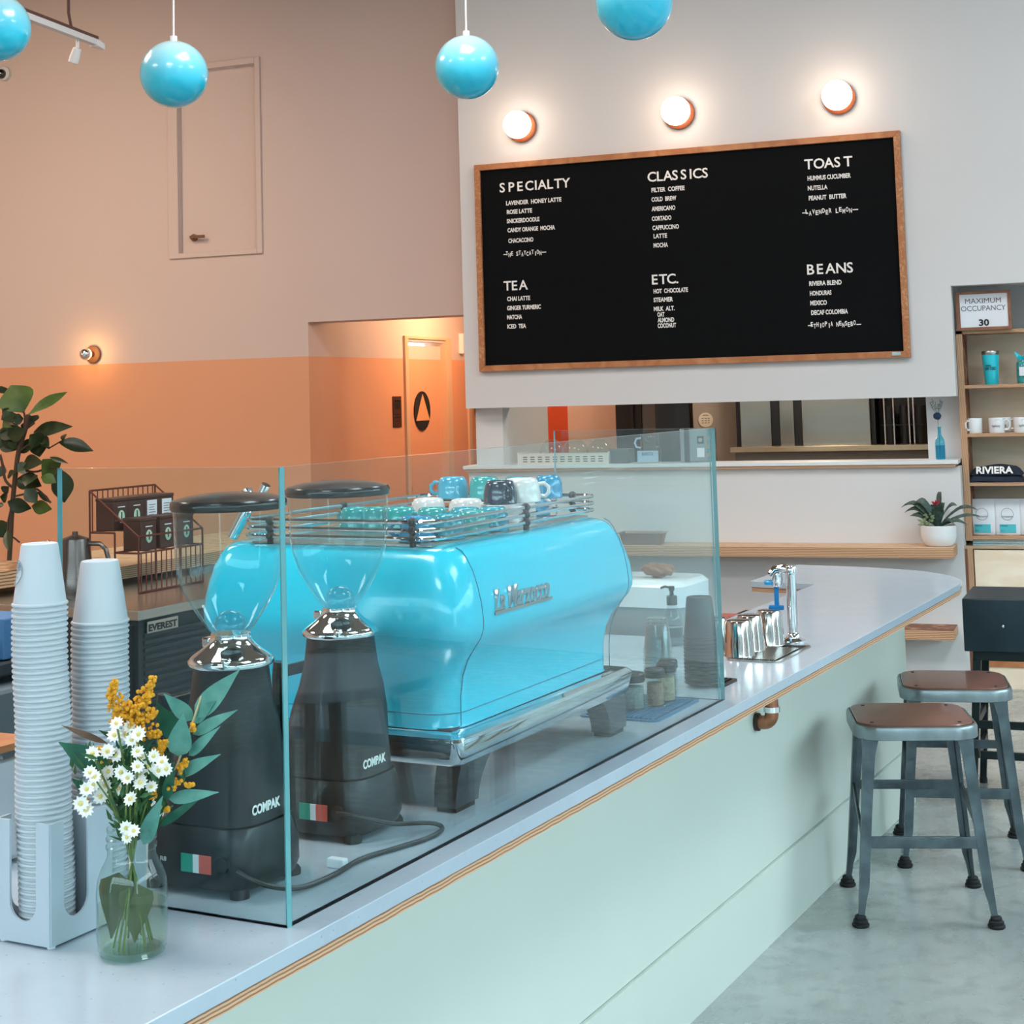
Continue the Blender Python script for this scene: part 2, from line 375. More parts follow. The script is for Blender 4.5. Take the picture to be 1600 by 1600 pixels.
# ---------------------------------------------------------------- menu board
bd=thing('menu_board','large black felt letter board with an oak frame on the white wall','menu board',(-2.351,F,2.493))
bw,bh=2.629,1.301
g=MB(); g.b2(-bw/2+.02,bw/2-.02,-.014,0,-bh/2+.02,bh/2-.02); g.build('felt_panel',mat('black_felt','#111315',.9,bump=.5,bscale=500,stretch=(1,1,60),spec=.1),bd)
for nm,m,poly in (('frame_rail',m_oak,[(-bw/2,bh/2),(bw/2,bh/2),(bw/2-.037,bh/2-.037),(-bw/2+.037,bh/2-.037)]),
                ('frame_rail',m_oak,[(-bw/2,-bh/2),(bw/2,-bh/2),(bw/2-.037,-bh/2+.037),(-bw/2+.037,-bh/2+.037)]),
                ('frame_stile',m_oakv,[(-bw/2,-bh/2),(-bw/2,bh/2),(-bw/2+.037,bh/2-.037),(-bw/2+.037,-bh/2+.037)]),
                ('frame_stile',m_oakv,[(bw/2,-bh/2),(bw/2,bh/2),(bw/2-.037,bh/2-.037),(bw/2-.037,-bh/2+.037)])):
    MB().prism(poly,0,.034).build(nm,m,bd,rot=RX,bev=.002)
MB().box(bw/2-.077,-.036,-bh/2+.022,.05,.004,.02).build('maker_plate',m_chrome,bd)
def pxz(a): return (a[0]+2.351,a[2]-2.493)
def heading(s,a,b,h,adv):
    x0,z0=pxz(a); x1,z1=pxz(b); L=x1-x0
    tot=sum(adv); x=x0
    for ch,w_ in zip(s,adv):
        wd=L*w_/tot
        text(ch,h/.72,m_letter,bd,(x,-.0145,z0),RX,'letter',width=None,depth=.002,bold=.0012)
        x+=wd
AD=dict(zip('SPECIALTYONBR.',(1,1,.95,1.08,.42,1.0,.85,.9,1.0,1.15,1.1,1.0,1.1,.4)))
for s,a,b in (('SPECIALTY',(-3.5039,9.33,2.9612),(-3.031,9.33,2.9535)),('CLASSICS',(-2.5449,9.33,2.9576),(-2.1532,9.33,2.9558)),('TOAST',(-1.5912,9.33,2.9612),(-1.3134,9.33,2.9606)),
              ('TEA',(-3.4938,9.33,2.3431),(-3.3354,9.33,2.3472)),('ETC.',(-2.5426,9.33,2.3334),(-2.3694,9.33,2.3339)),('BEANS',(-1.6076,9.33,2.3437),(-1.3177,9.33,2.3432))):
    heading(s,a,b,.060,[AD[c] for c in s])
def line(s,a,b,h=.0265,wob=False):
    x0,z0=pxz(a); x1,_=pxz(b)
    if not wob:
        text(s,h/.72,m_letter,bd,(x0,-.0145,z0),RX,'menu_line',width=x1-x0,depth=.0015,bold=.0011)
    else:
        n=len(s); st=(x1-x0)/n; grp=[]
        for i,ch in enumerate(s):
            if ch==' ': continue
            t=text(ch,h/.72,m_letter,bd,(x0+i*st+(st*.35 if ch=='I' else 0),-.0145,z0+(0,.006,-.005,.004,-.004)[i%5]+(.004 if ch=='-' else 0)),RX,'menu_letter',width=st*(.3 if ch=='I' else 1.6 if ch=='-' else .78),depth=.0015,bold=.0009)
for s,a,b,wv in (
 ('LAVENDER  HONEY LATTE',(-3.4618,9.33,2.8767),(-3.0967,9.33,2.8546),0),('ROSE LATTE',(-3.4584,9.33,2.8209),(-3.2912,9.33,2.8118),0),('SNICKERDOODLE',(-3.4601,9.33,2.7638),(-3.2441,9.33,2.7527),0),
 ('CANDY ORANGE  MOCHA',(-3.4572,9.33,2.7061),(-3.1443,9.33,2.6866),0),('CHACACCINO',(-3.4537,9.33,2.6396),(-3.2884,9.33,2.6317),0),('-THE STAYCATION-',(-3.4891,9.33,2.5561),(-3.2168,9.33,2.5438),1),
 ('CHAI LATTE',(-3.4732,9.33,2.2769),(-3.3209,9.33,2.2709),0),('GINGER TURMERIC',(-3.475,9.33,2.2195),(-3.2521,9.33,2.2122),0),('MATCHA',(-3.4767,9.33,2.1625),(-3.3776,9.33,2.1582),0),('ICED  TEA',(-3.4763,9.33,2.1051),(-3.3532,9.33,2.1016),0),
 ('FILTER  COFFEE',(-2.5204,9.33,2.8921),(-2.3147,9.33,2.8786),0),('COLD  BREW',(-2.5225,9.33,2.8349),(-2.3681,9.33,2.8243),0),('AMERICANO',(-2.5234,9.33,2.7773),(-2.3765,9.33,2.7705),0),('CORTADO',(-2.5244,9.33,2.7181),(-2.4033,9.33,2.7103),0),
 ('CAPPUCCINO',(-2.5229,9.33,2.662),(-2.3584,9.33,2.6533),0),('LATTE',(-2.5176,9.33,2.6116),(-2.4341,9.33,2.6076),0),('MOCHA',(-2.5197,9.33,2.5554),(-2.4306,9.33,2.5532),0),
 ('HOT  CHOCOLATE',(-2.5299,9.33,2.2786),(-2.318,9.33,2.2698),0),('STEAMER',(-2.5318,9.33,2.2262),(-2.4119,9.33,2.2206),0),('MILK  ALT.',(-2.5326,9.33,2.1722),(-2.4037,9.33,2.1664),0),('OAT',(-2.5117,9.33,2.1373),(-2.4676,9.33,2.1385),0),('ALMOND',(-2.5113,9.33,2.1034),(-2.4089,9.33,2.1014),0),('COCONUT',(-2.5118,9.33,2.0699),(-2.3985,9.33,2.0664),0),
 ('HUMMUS CUCUMBER',(-1.5765,9.33,2.894),(-1.3268,9.33,2.8756),0),('NUTELLA',(-1.5779,9.33,2.836),(-1.463,9.33,2.8293),0),('PEANUT  BUTTER',(-1.5745,9.33,2.777),(-1.3561,9.33,2.7619),0),('-LAVENDER LEMON-',(-1.6163,9.33,2.6933),(-1.3056,9.33,2.6728),1),
 ('RIVIERA BLEND',(-1.5937,9.33,2.2772),(-1.4069,9.33,2.27),0),('HONDURAS',(-1.5925,9.33,2.2204),(-1.468,9.33,2.2173),0),('MEXICO',(-1.5923,9.33,2.1637),(-1.4967,9.33,2.1593),0),('DECAF COLOMBIA',(-1.5896,9.33,2.1077),(-1.3784,9.33,2.0984),0),('-ETHIOPIA NENSEBO-',(-1.6114,9.33,2.0341),(-1.317,9.33,2.022),1)):
    line(s,a,b,wob=wv)
# globe lights over the board
m_rose=mat('copper_base','#b5643f',.4,.5)
for i,(c,which) in enumerate((((-3.3449,9.35,3.3623),'over the left end of the menu board'),((-2.3335,9.35,3.3579),'over the middle of the menu board, second of three'),((-1.3738,9.35,3.3636),'over the right end of the menu board'))):
    t=thing('globe_sconce','glowing white globe light '+which,'wall light',(c[0],F,c[2]),group='globe lights over the menu board')
    MB().lathe([(.096,0),(.096,.022),(.09,.026),(.001,.026)],40,M=Matrix.Rotation(PI/2,3,'X')).build('base',m_rose,t,True)
    MB().ball(0,-.092,.004,.0875,40,24).build('globe',m_globe,t,True)
    point('sconce_lamp',(c[0],F-.28,c[2]),1.6,(1,.58,.32),.09)
# hatch ledge and the two plywood shelves
t=thing('hatch_ledge','long white serving ledge on plywood under the hatch','ledge',(-3.79,9.31,1.224))
MB().b2(0,2.985,0,.252,.0145,.0355).build('top_board',m_ledgewhite,t,bev=.002)
MB().b2(.015,2.97,.008,.252,0,.0145).build('ply_backing',m_plyz2,t)
for nm,lab,z0,z1,xr in (('plywood_shelf','thick upper plywood shelf on the white wall, under the hatch ledge',.737,.795,-.835),('plywood_shelf','thick lower plywood shelf near the floor, under the upper one',.295,.3485,-.855)):
    o=MB().b2(0,xr+3.72,0,9.35-9.105,0,z1-z0).build(nm,m_plyz,loc=(-3.72,9.105,z0),bev=.003); tag(o,lab,'shelf')
# ---------------------------------------------------------------- the bar counter
HC=.914
def quartz():
    N=NT('speckled_quartz'); b=N.n('ShaderNodeBsdfPrincipled')
    tc=N.n('ShaderNodeTexCoord'); v=N.n('ShaderNodeTexVoronoi'); v.inputs['Scale'].default_value=62; N.l(tc.outputs['Object'],v.inputs['Vector'])
    sp=ramp(N,v.outputs['Distance'],[(0,hexc('#8b979f')),(.07,hexc('#98a4ac')),(.15,hexc('#b0bbc3')),(1,hexc('#b0bbc3'))])
    v3=N.n('ShaderNodeTexVoronoi'); v3.inputs['Scale'].default_value=62; N.l(tc.outputs['Object'],v3.inputs['Vector'])
    keep=ramp(N,v3.outputs['Color'],[(.55,(0,0,0,1)),(.62,(1,1,1,1))])
    f=noise(N,9,4); base=ramp(N,f,[(.3,hexc('#adb8c0')),(.7,hexc('#b3bec6'))])
    mx=N.n('ShaderNodeMix',data_type='RGBA'); N.l(keep,mx.inputs['Factor']); N.l(base,mx.inputs['A']); N.l(sp,mx.inputs['B'])
    m2=N.n('ShaderNodeMix',data_type='RGBA',blend_type='MULTIPLY'); m2.inputs['Factor'].default_value=1; N.l(mx.outputs['Result'],m2.inputs['A']); m2.inputs['B'].default_value=(.93,.96,1,1)
    N.l(m2.outputs['Result'],b.inputs['Base Color']); b.inputs['Roughness'].default_value=.16; setin(b,Specular_IOR_Level=.5)
    N.l(b.outputs[0],N.out.inputs[0]); return N.m
m_quartz=quartz()
m_mint=mat('mint_panel_paint','#ced6cd',.5,var=.02,vscale=2)
top=[(-1.411,.3),(-1.411,6.2),(-1.413,6.4),(-1.431,6.52),(-1.49,6.63),(-1.56,6.71),(-1.655,6.787),(-1.78,6.84),(-1.92,6.875),(-2.07,6.89),(-2.229,6.90),(-2.229,6.285),(-1.948,6.25),(-1.948,4.80),(-2.25,4.80),(-2.25,.3)]
ct=thing('bar_counter','long bar counter with a speckled white quartz top and mint green front panels','counter',(0,0,0),RA)
MB().prism(top,.888,HC).build('quartz_top',m_quartz,ct,bev=.0015)
def inset(poly,d):
    out=[]; n=len(poly)
    for i in range(n):
        a=Vector(poly[i-1]); b=Vector(poly[i]); c=Vector(poly[(i+1)%n])
        n1=Vector((-(b-a).y,(b-a).x)).normalized(); n2=Vector((-(c-b).y,(c-b).x)).normalized()
        m=(n1+n2); m=m/max(m.length_squared,.2)*2*d if m.length>0 else n1*d
        out.append((b.x+m.x,b.y+m.y))
    return out
MB().prism(inset(top,.004),.870,.888).build('ply_backing',plyedge('counter_ply_edge',2,3,.018,'#c89b77','#8a5637'),ct)
def panelpoly(p,v1,r,back):
    P=[(p,.35),(p,v1)]
    for i in range(1,9):
        a=PI/2*i/8; P.append((p-r+r*math.cos(a),v1+r*math.sin(a)))
    P+= [(back,v1+r),(back,.35)]
    return P
P1=panelpoly(-1.695,6.60,.17,-1.93)
MB().prism(P1,.2305,.870).build('front_panel',m_mint,ct,smooth=30)
P2=panelpoly(-1.688,6.62,.185,-1.93)
MB().prism(P2,.0,.2255).build('base_panel',m_mint,ct,smooth=30)
MB().prism(inset(P1,.004),.2255,.2305).build('joint',mat('panel_joint','#8ba79d',.8),ct)
MB().b2(-2.20,-1.94,.4,4.7,0,.87).build('rear_cabinets',mat('dark_cabinet','#3a2a24',.6),ct)
# copper elbow pipe under the overhang
e=thing('copper_elbow_pipe','short copper elbow pipe coming out of the mint counter front','pipe',C(-1.695,4.775,.675),RA)
pp=[(0,0,0)]+[(.025+.028*math.sin(a),0,.0+.028*(1-math.cos(a))) for a in [PI/2*i/6 for i in range(7)]]+[(.053,0,.194)]
MB().tube(pp,[.021]*8+[.021],14).build('elbow',m_copper,e,True)
q=MB(); q.lathe([(.027,0),(.027,.012),(.022,.014)],20,M=Matrix.Rotation(PI/2,3,'Y')); q.build('wall_collar',mat('dark_collar','#4c4038',.5,.6,var=.4,vscale=40),e,True)
MB().cyl(.053,0,.034,.05,.0255).build('upper_collar',m_chrome,e,True)
# drip tray, faucet, steel cups ------------------------------------------------
def tray(name,label,p0,p1,v0,v1,slats,m,cat='tray',group=None):
    t=thing(name,label,cat,C((p0+p1)/2,(v0+v1)/2,HC),RA,group); a,b=abs(p1-p0)/2,abs(v1-v0)/2
    r=MB(); R0=rrect(-a,a,-b,b,.02); R1=rrect(-a+.012,a-.012,-b+.012,b-.012,.012)
    r.rings([ringz(R0,.0),ringz(R0,.004),ringz(R1,.004),ringz(R1,.0012)],True,True); r.build('rim',m,t,True)
    MB().b2(-a+.013,a-.013,-b+.013,b-.013,.0012,.0018).build('well',m_blackmatt,t)
    n=slats
    for i in range(n):
        x=-a+.02+(2*a-.04)*i/(n-1)
        MB().b2(x-.0022,x+.0022,-b+.014,b-.014-(.06 if name=='rinser_tray' else 0),.003,.007).build('slat',m,t)
    return t
rt=tray('rinser_tray','steel glass rinser tray with a slatted grille set in the counter beside the faucet',-1.662,-1.500,4.445,4.758,17,m_steel,group=None)
t2=tray('drip_mat','blue grilled drip mat under the shaker jars behind the glass',-1.72,-1.512,3.57,3.86,15,mat('blue_rubber','#2a6f97',.35))
t3=tray('small_tray','small empty black tray just past the end of the glass screen',-1.62,-1.520,4.035,4.165,6,m_black)
# faucet
f=thing('water_faucet','tall chrome water faucet with a blue push lever at the rinser tray','faucet',C(-1.572,4.80,HC),RA)
q=MB(); q.lathe([(.036,0),(.036,.010),(.022,.018),(.020,.03),(.0155,.034)],28); q.build('base_flange',m_chrome,f,True)
MB().lathe([(.0155,.03),(.0150,.21),(.019,.213),(.019,.232),(.0165,.236)],24).build('column',m_chrome,f,True)
MB().tube([(0,0,.222),(-.02,-.004,.226),(-.045,-.008,.222),(-.058,-.01,.205)],[.014,.0155,.0165,.016],16).build('spout',m_chrome,f,True)
MB().lathe([(.0135,.172),(.0165,.178),(.018,.195),(.018,.21)],20,(-.042,-.008,0)).build('valve_body',m_chrome,f,True)
MB().lathe([(.016,.0),(.0175,.008),(.013,.012)],20,(-.066,-.01,.178)).build('aerator',mat('blue_ring','#2a9ad2',.3),f,True)
q=MB(); q.box(-.045,-.008,.143,.013,.012,.066,.003); q.box(-.047,-.008,.108,.046,.014,.014,.004); q.box(-.064,-.008,.103,.014,.014,.012,.003)
q.build('push_lever',mat('blue_plastic','#147fc4',.35),f)
# steel blender cups upside down
m_cupsteel=mat('polished_steel_cup','#cfcac4',.13,1)
def steelcup(loc,lab,first=None):
    if first: return dup(first,loc,RA,lab)
    t=thing('steel_tumbler',lab,'metal cup',loc,RA,'steel cups upside down on the rinser tray')
    MB().lathe([(.044,0),(.0455,.002),(.0445,.005),(.0425,.04),(.0365,.098),(.034,.1035),(.029,.105),(.001,.105)],36).build('cup_body',m_cupsteel,t,True); return t
c0=steelcup(C(-1.640,4.505,HC+.004),'nearest polished steel cup upside down on the rinser tray')
steelcup(C(-1.645,4.612,HC+.004),'polished steel cup upside down, right behind the nearest one on the tray',c0)
steelcup(C(-1.622,4.728,HC+.004),'polished steel cup upside down standing apart, closest to the faucet',c0)
steelcup(C(-1.735,4.56,HC),'polished steel cup upside down, partly hidden at the left edge behind the nearest',c0)
# red brown board lying lower behind the bar
b=thing('cutting_board_frame','reddish wooden frame lying flat on the low back counter behind the steel cups','wooden frame',C(-2.10,5.60,.80),RA)
mrw=mat('red_wood','#a8594a',.35)
q=MB(); q.b2(-.13,.13,-.36,-.27,0,.028); q.b2(-.13,.13,.27,.36,0,.028); q.b2(-.13,-.07,-.27,.27,0,.028); q.b2(.07,.13,-.27,.27,0,.028); q.build('outer_frame',mrw,b,bev=.003)
MB().b2(-.07,.07,-.27,.27,0,.014).build('inlay',mat('tan_inlay','#b98d7b',.4),b)
lc=thing('low_back_counter','dark low back counter behind the notch of the bar','counter',C(-2.10,5.5,0),RA)
MB().b2(-.146,.146,-.32,.76,.74,.80).build('worktop',m_blackmatt,lc); MB().b2(-.14,.14,-.30,.74,0,.74).build('carcass',mat('brown_carcass','#6b4a3a',.6),lc)
# ---------------------------------------------------------------- glass screen
m_screen=glass('screen_glass','#f5fcfc',1.36)
m_gedge=mat('green_glass_edge','#5fa3a8',.12,0,spec=.6,coat=.5)
def pane(name,lab,p0,p1,v0,v1,z0=HC,z1=1.598):
    t=thing(name,lab,'glass screen',C((p0+p1)/2,(v0+v1)/2,z0),RA)
    a,b=abs(p1-p0)/2,abs(v1-v0)/2; h=z1-z0
    q=MB(); 
    bm=q.b; r=bmesh.ops.create_cube(bm,size=1); bmesh.ops.scale(bm,vec=(2*a,2*b,h),verts=r['verts']); bmesh.ops.translate(bm,vec=(0,0,h/2),verts=r['verts'])
    thin=0 if a<b else 1
    for fc in bm.faces:
        fc.material_index=0 if abs(fc.normal[thin])>.9 else 1
    q.build('pane',[m_screen,m_gedge],t); return t
pane('glass_screen','long frameless glass screen on the bar in front of the turquoise espresso machine',-1.4720,-1.4605,2.0235,3.893)
pane('glass_screen','end glass pane facing the camera in front of the coffee grinders',-1.912,-1.4605,2.011,2.0225)
pane('glass_screen','far return pane of the glass screen behind the spice jars',-1.915,-1.4725,3.880,3.889)
# ---------------------------------------------------------------- paper cups in their holder
m_paper=mat('white_paper_cup','#bcc4cb',.42)
m_acr=mat('grey_white_holder','#b3bfc8',.3)
hd=thing('cup_holder','pale grey slotted cup holder with tall stacks of white paper cups','cup holder',C(-1.725,1.7953,HC),RA)
def slotwall(L,n,zs,z1,th=.004):
    # an upright plate with deep round-bottomed notches cut from the top; along +x, thickness in y
    q=MB(); wv=L/n; poly=[(0,.004),(L,.004),(L,z1)]
    for k in range(n-1,-1,-1):
        c=(k+.5)*wv; r=.026
        poly+=[(c+r,z1)]
        poly+=[(c+r*math.cos(a),zs+r-r*math.sin(a)) for a in [PI*i/12 for i in range(13)]]
        poly+=[(c-r,z1)]
    poly.append((0,z1)); q.prism(poly,-th/2,th/2); return q
slotwall(.104,1,.035,.178).build('end_panel',m_acr,hd,rot=(PI/2,0,PI),loc=(0,0,0))
slotwall(.208,2,.035,.178).build('side_panel',m_acr,hd,rot=(PI/2,0,PI/2),loc=(0,0,0))
slotwall(.208,2,.035,.178).build('side_panel',m_acr,hd,rot=(PI/2,0,PI/2),loc=(-.104,0,0))
slotwall(.104,1,.035,.178).build('end_panel',m_acr,hd,rot=(PI/2,0,PI),loc=(0,.208,0))
MB().b2(-.104,0,0,.208,.003,.010).build('floor_panel',m_acr,hd); MB().b2(-.102,-.002,.103,.106,.01,.17).build('divider',m_acr,hd)
for x in (-.098,-.006):
    for y in (.008,.2): MB().cyl(x,y,0,.004,.006).build('rubber_foot',m_sign,hd)
def papercup(name,lab,r,h,group):
    t=thing(name,lab,'paper cup',(0,0,0),0,group)
    k=r/.040
    MB().lathe([(r,.0006),(r+.0012,.0018),(r+.0016,.0035),(r+.0008,.0052),(r-.0012,.006),(r-.0125*k,h-.004),(r-.0135*k,h-.0008),(r-.015*k,h),(r-.017*k,h-.001),(.001,h-.0035)],40,cap=False).build('cup_body',m_paper,t,True); return t
def stack(proto,base,topc,n,label,toplabel):
    for i in range(n):
        k=i/(n-1); p=base.lerp(topc,k); w=.0012*math.sin(i*.23)
        loc=p+Vector((w,w*.3,0))
        last=(i==n-1)
        if i==0: proto.location=loc; proto['label']=label
        else: o=dup(proto,loc,0,toplabel if last else label)
        if last: return o
pc=papercup('paper_cup','',.0405,.094,'paper cups in the left stack')
T1=stack(pc,C(-1.781,1.847,.930),C(-1.7935,1.847,1.3990),58,'white paper cup nested in the tall left stack','plain bottom cup topping the left stack, printed with a wave emblem')
pc2=papercup('paper_cup','',.0435,.098,'paper cups in the right stack')
T2=stack(pc2,C(-1.776,1.951,.930),C(-1.7655,1.951,1.3590),52,'white paper cup nested in the right stack behind the flowers','plain white cup topping the right stack, upside down')
# wave emblem printed on the top cup of the left stack
def emblem(parent,ang,zc,R,rad_at,m,upside=False):
    q=MB()
    def P(x,z):
        r=rad_at(zc+z)+.0004; a=ang+x/r; return Vector((r*math.cos(a),r*math.sin(a),zc+z))
    def stroke(pts,w=.0006):
        q.tube([P(*t) for t in pts],w,5)
    stroke([(R*math.cos(a),R*math.sin(a)) for a in [2*PI*i/40 for i in range(41)]])
    for j,zz in enumerate((.75,.58,.42,.26)):
        L=math.sqrt(max(0,R*R-(zz*R)**2))*.97
        stroke([(x,zz*R+.0013*math.cos(x/R*9+.4)) for x in [-L+2*L*i/24 for i in range(25)]])
    for s_,yy,ww in (('THE',-.1,.3),('BAR',-.45,.45)):
        for k in range(4): 
            x=(-ww+2*ww*k/3)*R; stroke([(x,yy*R),(x,(yy+.16)*R)],.0004)
    return q.build('emblem',m,parent,True)
emblem(T1,math.radians(-90-43),.052,.0185,lambda z:.0405-.0125*(z-.006)/.088,mat('grey_print','#8d99a3',.6))
# ---------------------------------------------------------------- coffee grinders
m_gr=mat('grinder_black','#12171b',.40,.1,coat=.15)
m_hop=glass('hopper_clear','#e9f4f5',1.42)
m_lid=mat('smoked_lid','#17181b',.25,coat=.3)
m_red=mat('flag_red','#d95a4c',.5); m_grn=mat('flag_green','#1f9a83',.5)
def se(cx,cy,a,b,n=28,e=3):  # superellipse
    P=[]
    for i in range(n):
        t=2*PI*i/n; c,s_=math.cos(t),math.sin(t)
        P.append((cx+a*math.copysign(abs(c)**(2/e),c),cy+b*math.copysign(abs(s_)**(2/e),s_)))
    return P
def grinder(lab,p,v):
    t=thing('coffee_grinder',lab,'coffee grinder',C(p,v,HC),RA,'black coffee grinders behind the glass')
    q=MB(); R=[]
    for z,cx,cy,a,b,e in ((.012,-.02,.0,.105,.088,4),(.03,-.02,.0,.112,.094,4),(.062,-.02,.0,.112,.093,4),(.09,-.02,0,.106,.088,4),(.105,-.015,0,.098,.083,3.6)):
        R.append(ringz(se(cx,cy,a,b,36,e),z))
    q.rings(R); q.build('base',m_gr,t,True)
    q=MB(); R=[]
    for z,cx,cy,a,b,e in ((.107,-.015,0,.094,.080,3.4),(.16,-.012,0,.088,.078,3.2),(.215,-.006,0,.083,.074,3),(.262,0,0,.074,.069,2.6),(.30,0,0,.067,.064,2.2),(.346,0,0,.063,.062,2),(.352,0,0,.064,.063,2)):
        R.append(ringz(se(cx,cy,a,b,36,e),z))
    q.rings(R); q.build('body',m_gr,t,True)
    q=MB()
    for i in range(3): q.b2(.060-.001*i,.0745,-.018,.022,.206-i*.012,.210-i*.012)
    q.build('vent_slots',m_blackmatt,t)
    MB().lathe([(.069,.351),(.0715,.354),(.0715,.359),(.066,.366),(.048,.378),(.036,.390),(.033,.398),(.033,.402),(.001,.402)],40).build('burr_collar',m_chrome,t,True)
    MB().lathe([(.0075,0),(.0085,.002),(.0085,.014),(.006,.016)],16,(.058*math.cos(-.95),.058*math.sin(-.95),.362),M=Matrix.Rotation(PI/2,3,'X')@Matrix.Rotation(-.3,3,'Y')).build('grind_knob',m_chrome,t,True)
    MB().b2(-.052,-.036,-.012,.012,.378,.394).build('shutter_tab',m_chrome,t,bev=.003)
    MB().lathe([(.031,.402),(.033,.406),(.041,.414),(.060,.442),(.078,.474),(.087,.505),(.0905,.535),(.0925,.60),(.093,.612)],48,cap=False).build('hopper',m_hop,t,True)
    MB().lathe([(.028,.402),(.028,.414),(.024,.428),(.014,.437),(.001,.440)],24,cap=False).build('inner_dome',m_hop,t,True)
    MB().lathe([(.0955,.607),(.0975,.611),(.0975,.619),(.094,.624),(.07,.630),(.03,.6345),(.001,.6352)],48).build('lid',m_lid,t,True)
    MB().tube([(-.118,-.03,.30),(-.122,-.03,.27),(-.122,-.03,.115)],.011,10).build('dosing_rod',m_gr,t,True)
    MB().beam((-.12,-.03,.28),(-.06,-.01,.295),.02,.02).build('rod_bracket',m_gr,t)
    for x,y in ((-.105,-.07),(.065,-.07),(.065,.07),(-.105,.07)): MB().lathe([(.016,0),(.016,.008),(.012,.014)],16,(x,y,0)).build('rubber_foot',m_blackmatt,t,True)
    # national colours sticker on the side facing the camera
    q=MB(); q.b2(-.032,-.008,-.0955,-.0935,.038,.066); q.build('sticker',m_grn,t,label='green third of the tricolour sticker')
    q=MB(); q.b2(-.008,.004,-.0955,-.0935,.038,.066); q.build('sticker',m_sign,t,label='white third of the tricolour sticker')
    q=MB(); q.b2(.004,.028,-.0955,-.0935,.038,.066); q.build('sticker',m_red,t,label='red third of the tricolour sticker')
    text('COMPAK',.021,m_letter,t,(.0785,-.052,.124),(PI/2,0,PI/2),'lettering',width=.075,depth=.0004,bold=.0007)
    text('R8',.010,m_letter,t,(-.075,-.0945,.05),(PI/2,0,0),'lettering',width=.012,depth=.0003)
    MB().lathe([(.010,0),(.012,.003),(.012,.010),(.001,.012)],20,(.050,-.0875,.055),M=Matrix.Rotation(PI/2,3,'X')).build('power_knob',m_black,t,True)
    return t
g1=grinder('black coffee grinder with a clear hopper, nearest to the camera, at the glass corner',-1.683,2.172)
g2=grinder('black coffee grinder with a clear hopper, farther one, next to the espresso machine',-1.690,2.508)
# power cord
pts=[(-1.640,2.41,.97),(-1.60,2.42,.965),(-1.562,2.47,.945),(-1.535,2.555,.928),(-1.512,2.56,.9195),(-1.505,2.50,.919),(-1.525,2.42,.919),(-1.545,2.34,.919),(-1.538,2.24,.919),(-1.545,2.16,.922),(-1.565,2.10,.94),(-1.605,2.078,.962)]
def smooth(P,n=5):
    P=[Vector(p) for p in P]; out=[]
    for i in range(len(P)-1):
        a=P[max(i-1,0)];b=P[i];c=P[i+1];d=P[min(i+2,len(P)-1)]
        for k in range(n):
            t=k/n; out.append(.5*((2*b)+(c-a)*t+(2*a-5*b+4*c-d)*t*t+(3*b-a-3*c+d)*t**3))
    out.append(P[-1]); return out
o=MB().tube([C(*p) for p in smooth(pts)],.0042,8).build('power_cord',m_black,None,True); tag(o,'black power cord looping over the counter between the two grinders','cord')
o=MB().box(0,0,.008,.034,.016,.016,.003).build('white_cable_clip',m_sign,loc=C(-1.565,2.30,HC),rz=RA); tag(o,'small white plastic cable clip on the counter behind the glass','clip')
# ---------------------------------------------------------------- espresso machine
m_turq=mat('turquoise_enamel','#04cfee',.22,coat=.5)
em=thing('espresso_machine','large turquoise espresso machine with chrome skirt and a rack of cups on top','espresso machine',C(-1.83,3.06,HC),RA)
X0,X1,V0,V1=-2.15,-1.512,2.645,3.505
prof=[(1.060,.054),(1.064,.056),(1.12,.055),(1.160,.049),(1.190,.037),(1.212,.023),(1.232,.008),(1.250,.001),(1.266,0),(1.30,.004),(1.33,.011),(1.36,.021),(1.385,.034),(1.398,.044),(1.405,.058),(1.408,.078)]
def bodyring(z,e,v0=None,v1=None):
    a0=X0+e*.6-(-1.83); a1=X1-e-(-1.83); b0=V0+e-3.06; b1=V1-e-3.06
    return ringz(rrect(a0,a1,b0,b1,.062,7),z-HC)
MB().rings([bodyring(z,e) for z,e in prof]).build('body_shell',m_turq,em,smooth=35)
# panel seams: fine grooves following the bulged profile
def seam(v):
    q=MB(); q.tube([Vector((X1-e+.0002+1.83,v-3.06,z-HC)) for z,e in prof[1:-1]],.0011,5); q.build('panel_seam',mat('seam_dark','#0e6f86',.6),em)
seam(2.735); seam(3.432)
q=MB(); z=1.088; R=[Vector((x,y,z-HC)) for x,y in rrect(X0+.03+1.83,X1-.0553+1.83,V0+.0553-3.06,V1-.0553-3.06,.062,7)]; q.tube(R,.0011,5,closed=True); q.build('lower_seam',mat('seam_dark2','#128aa3',.5),em)
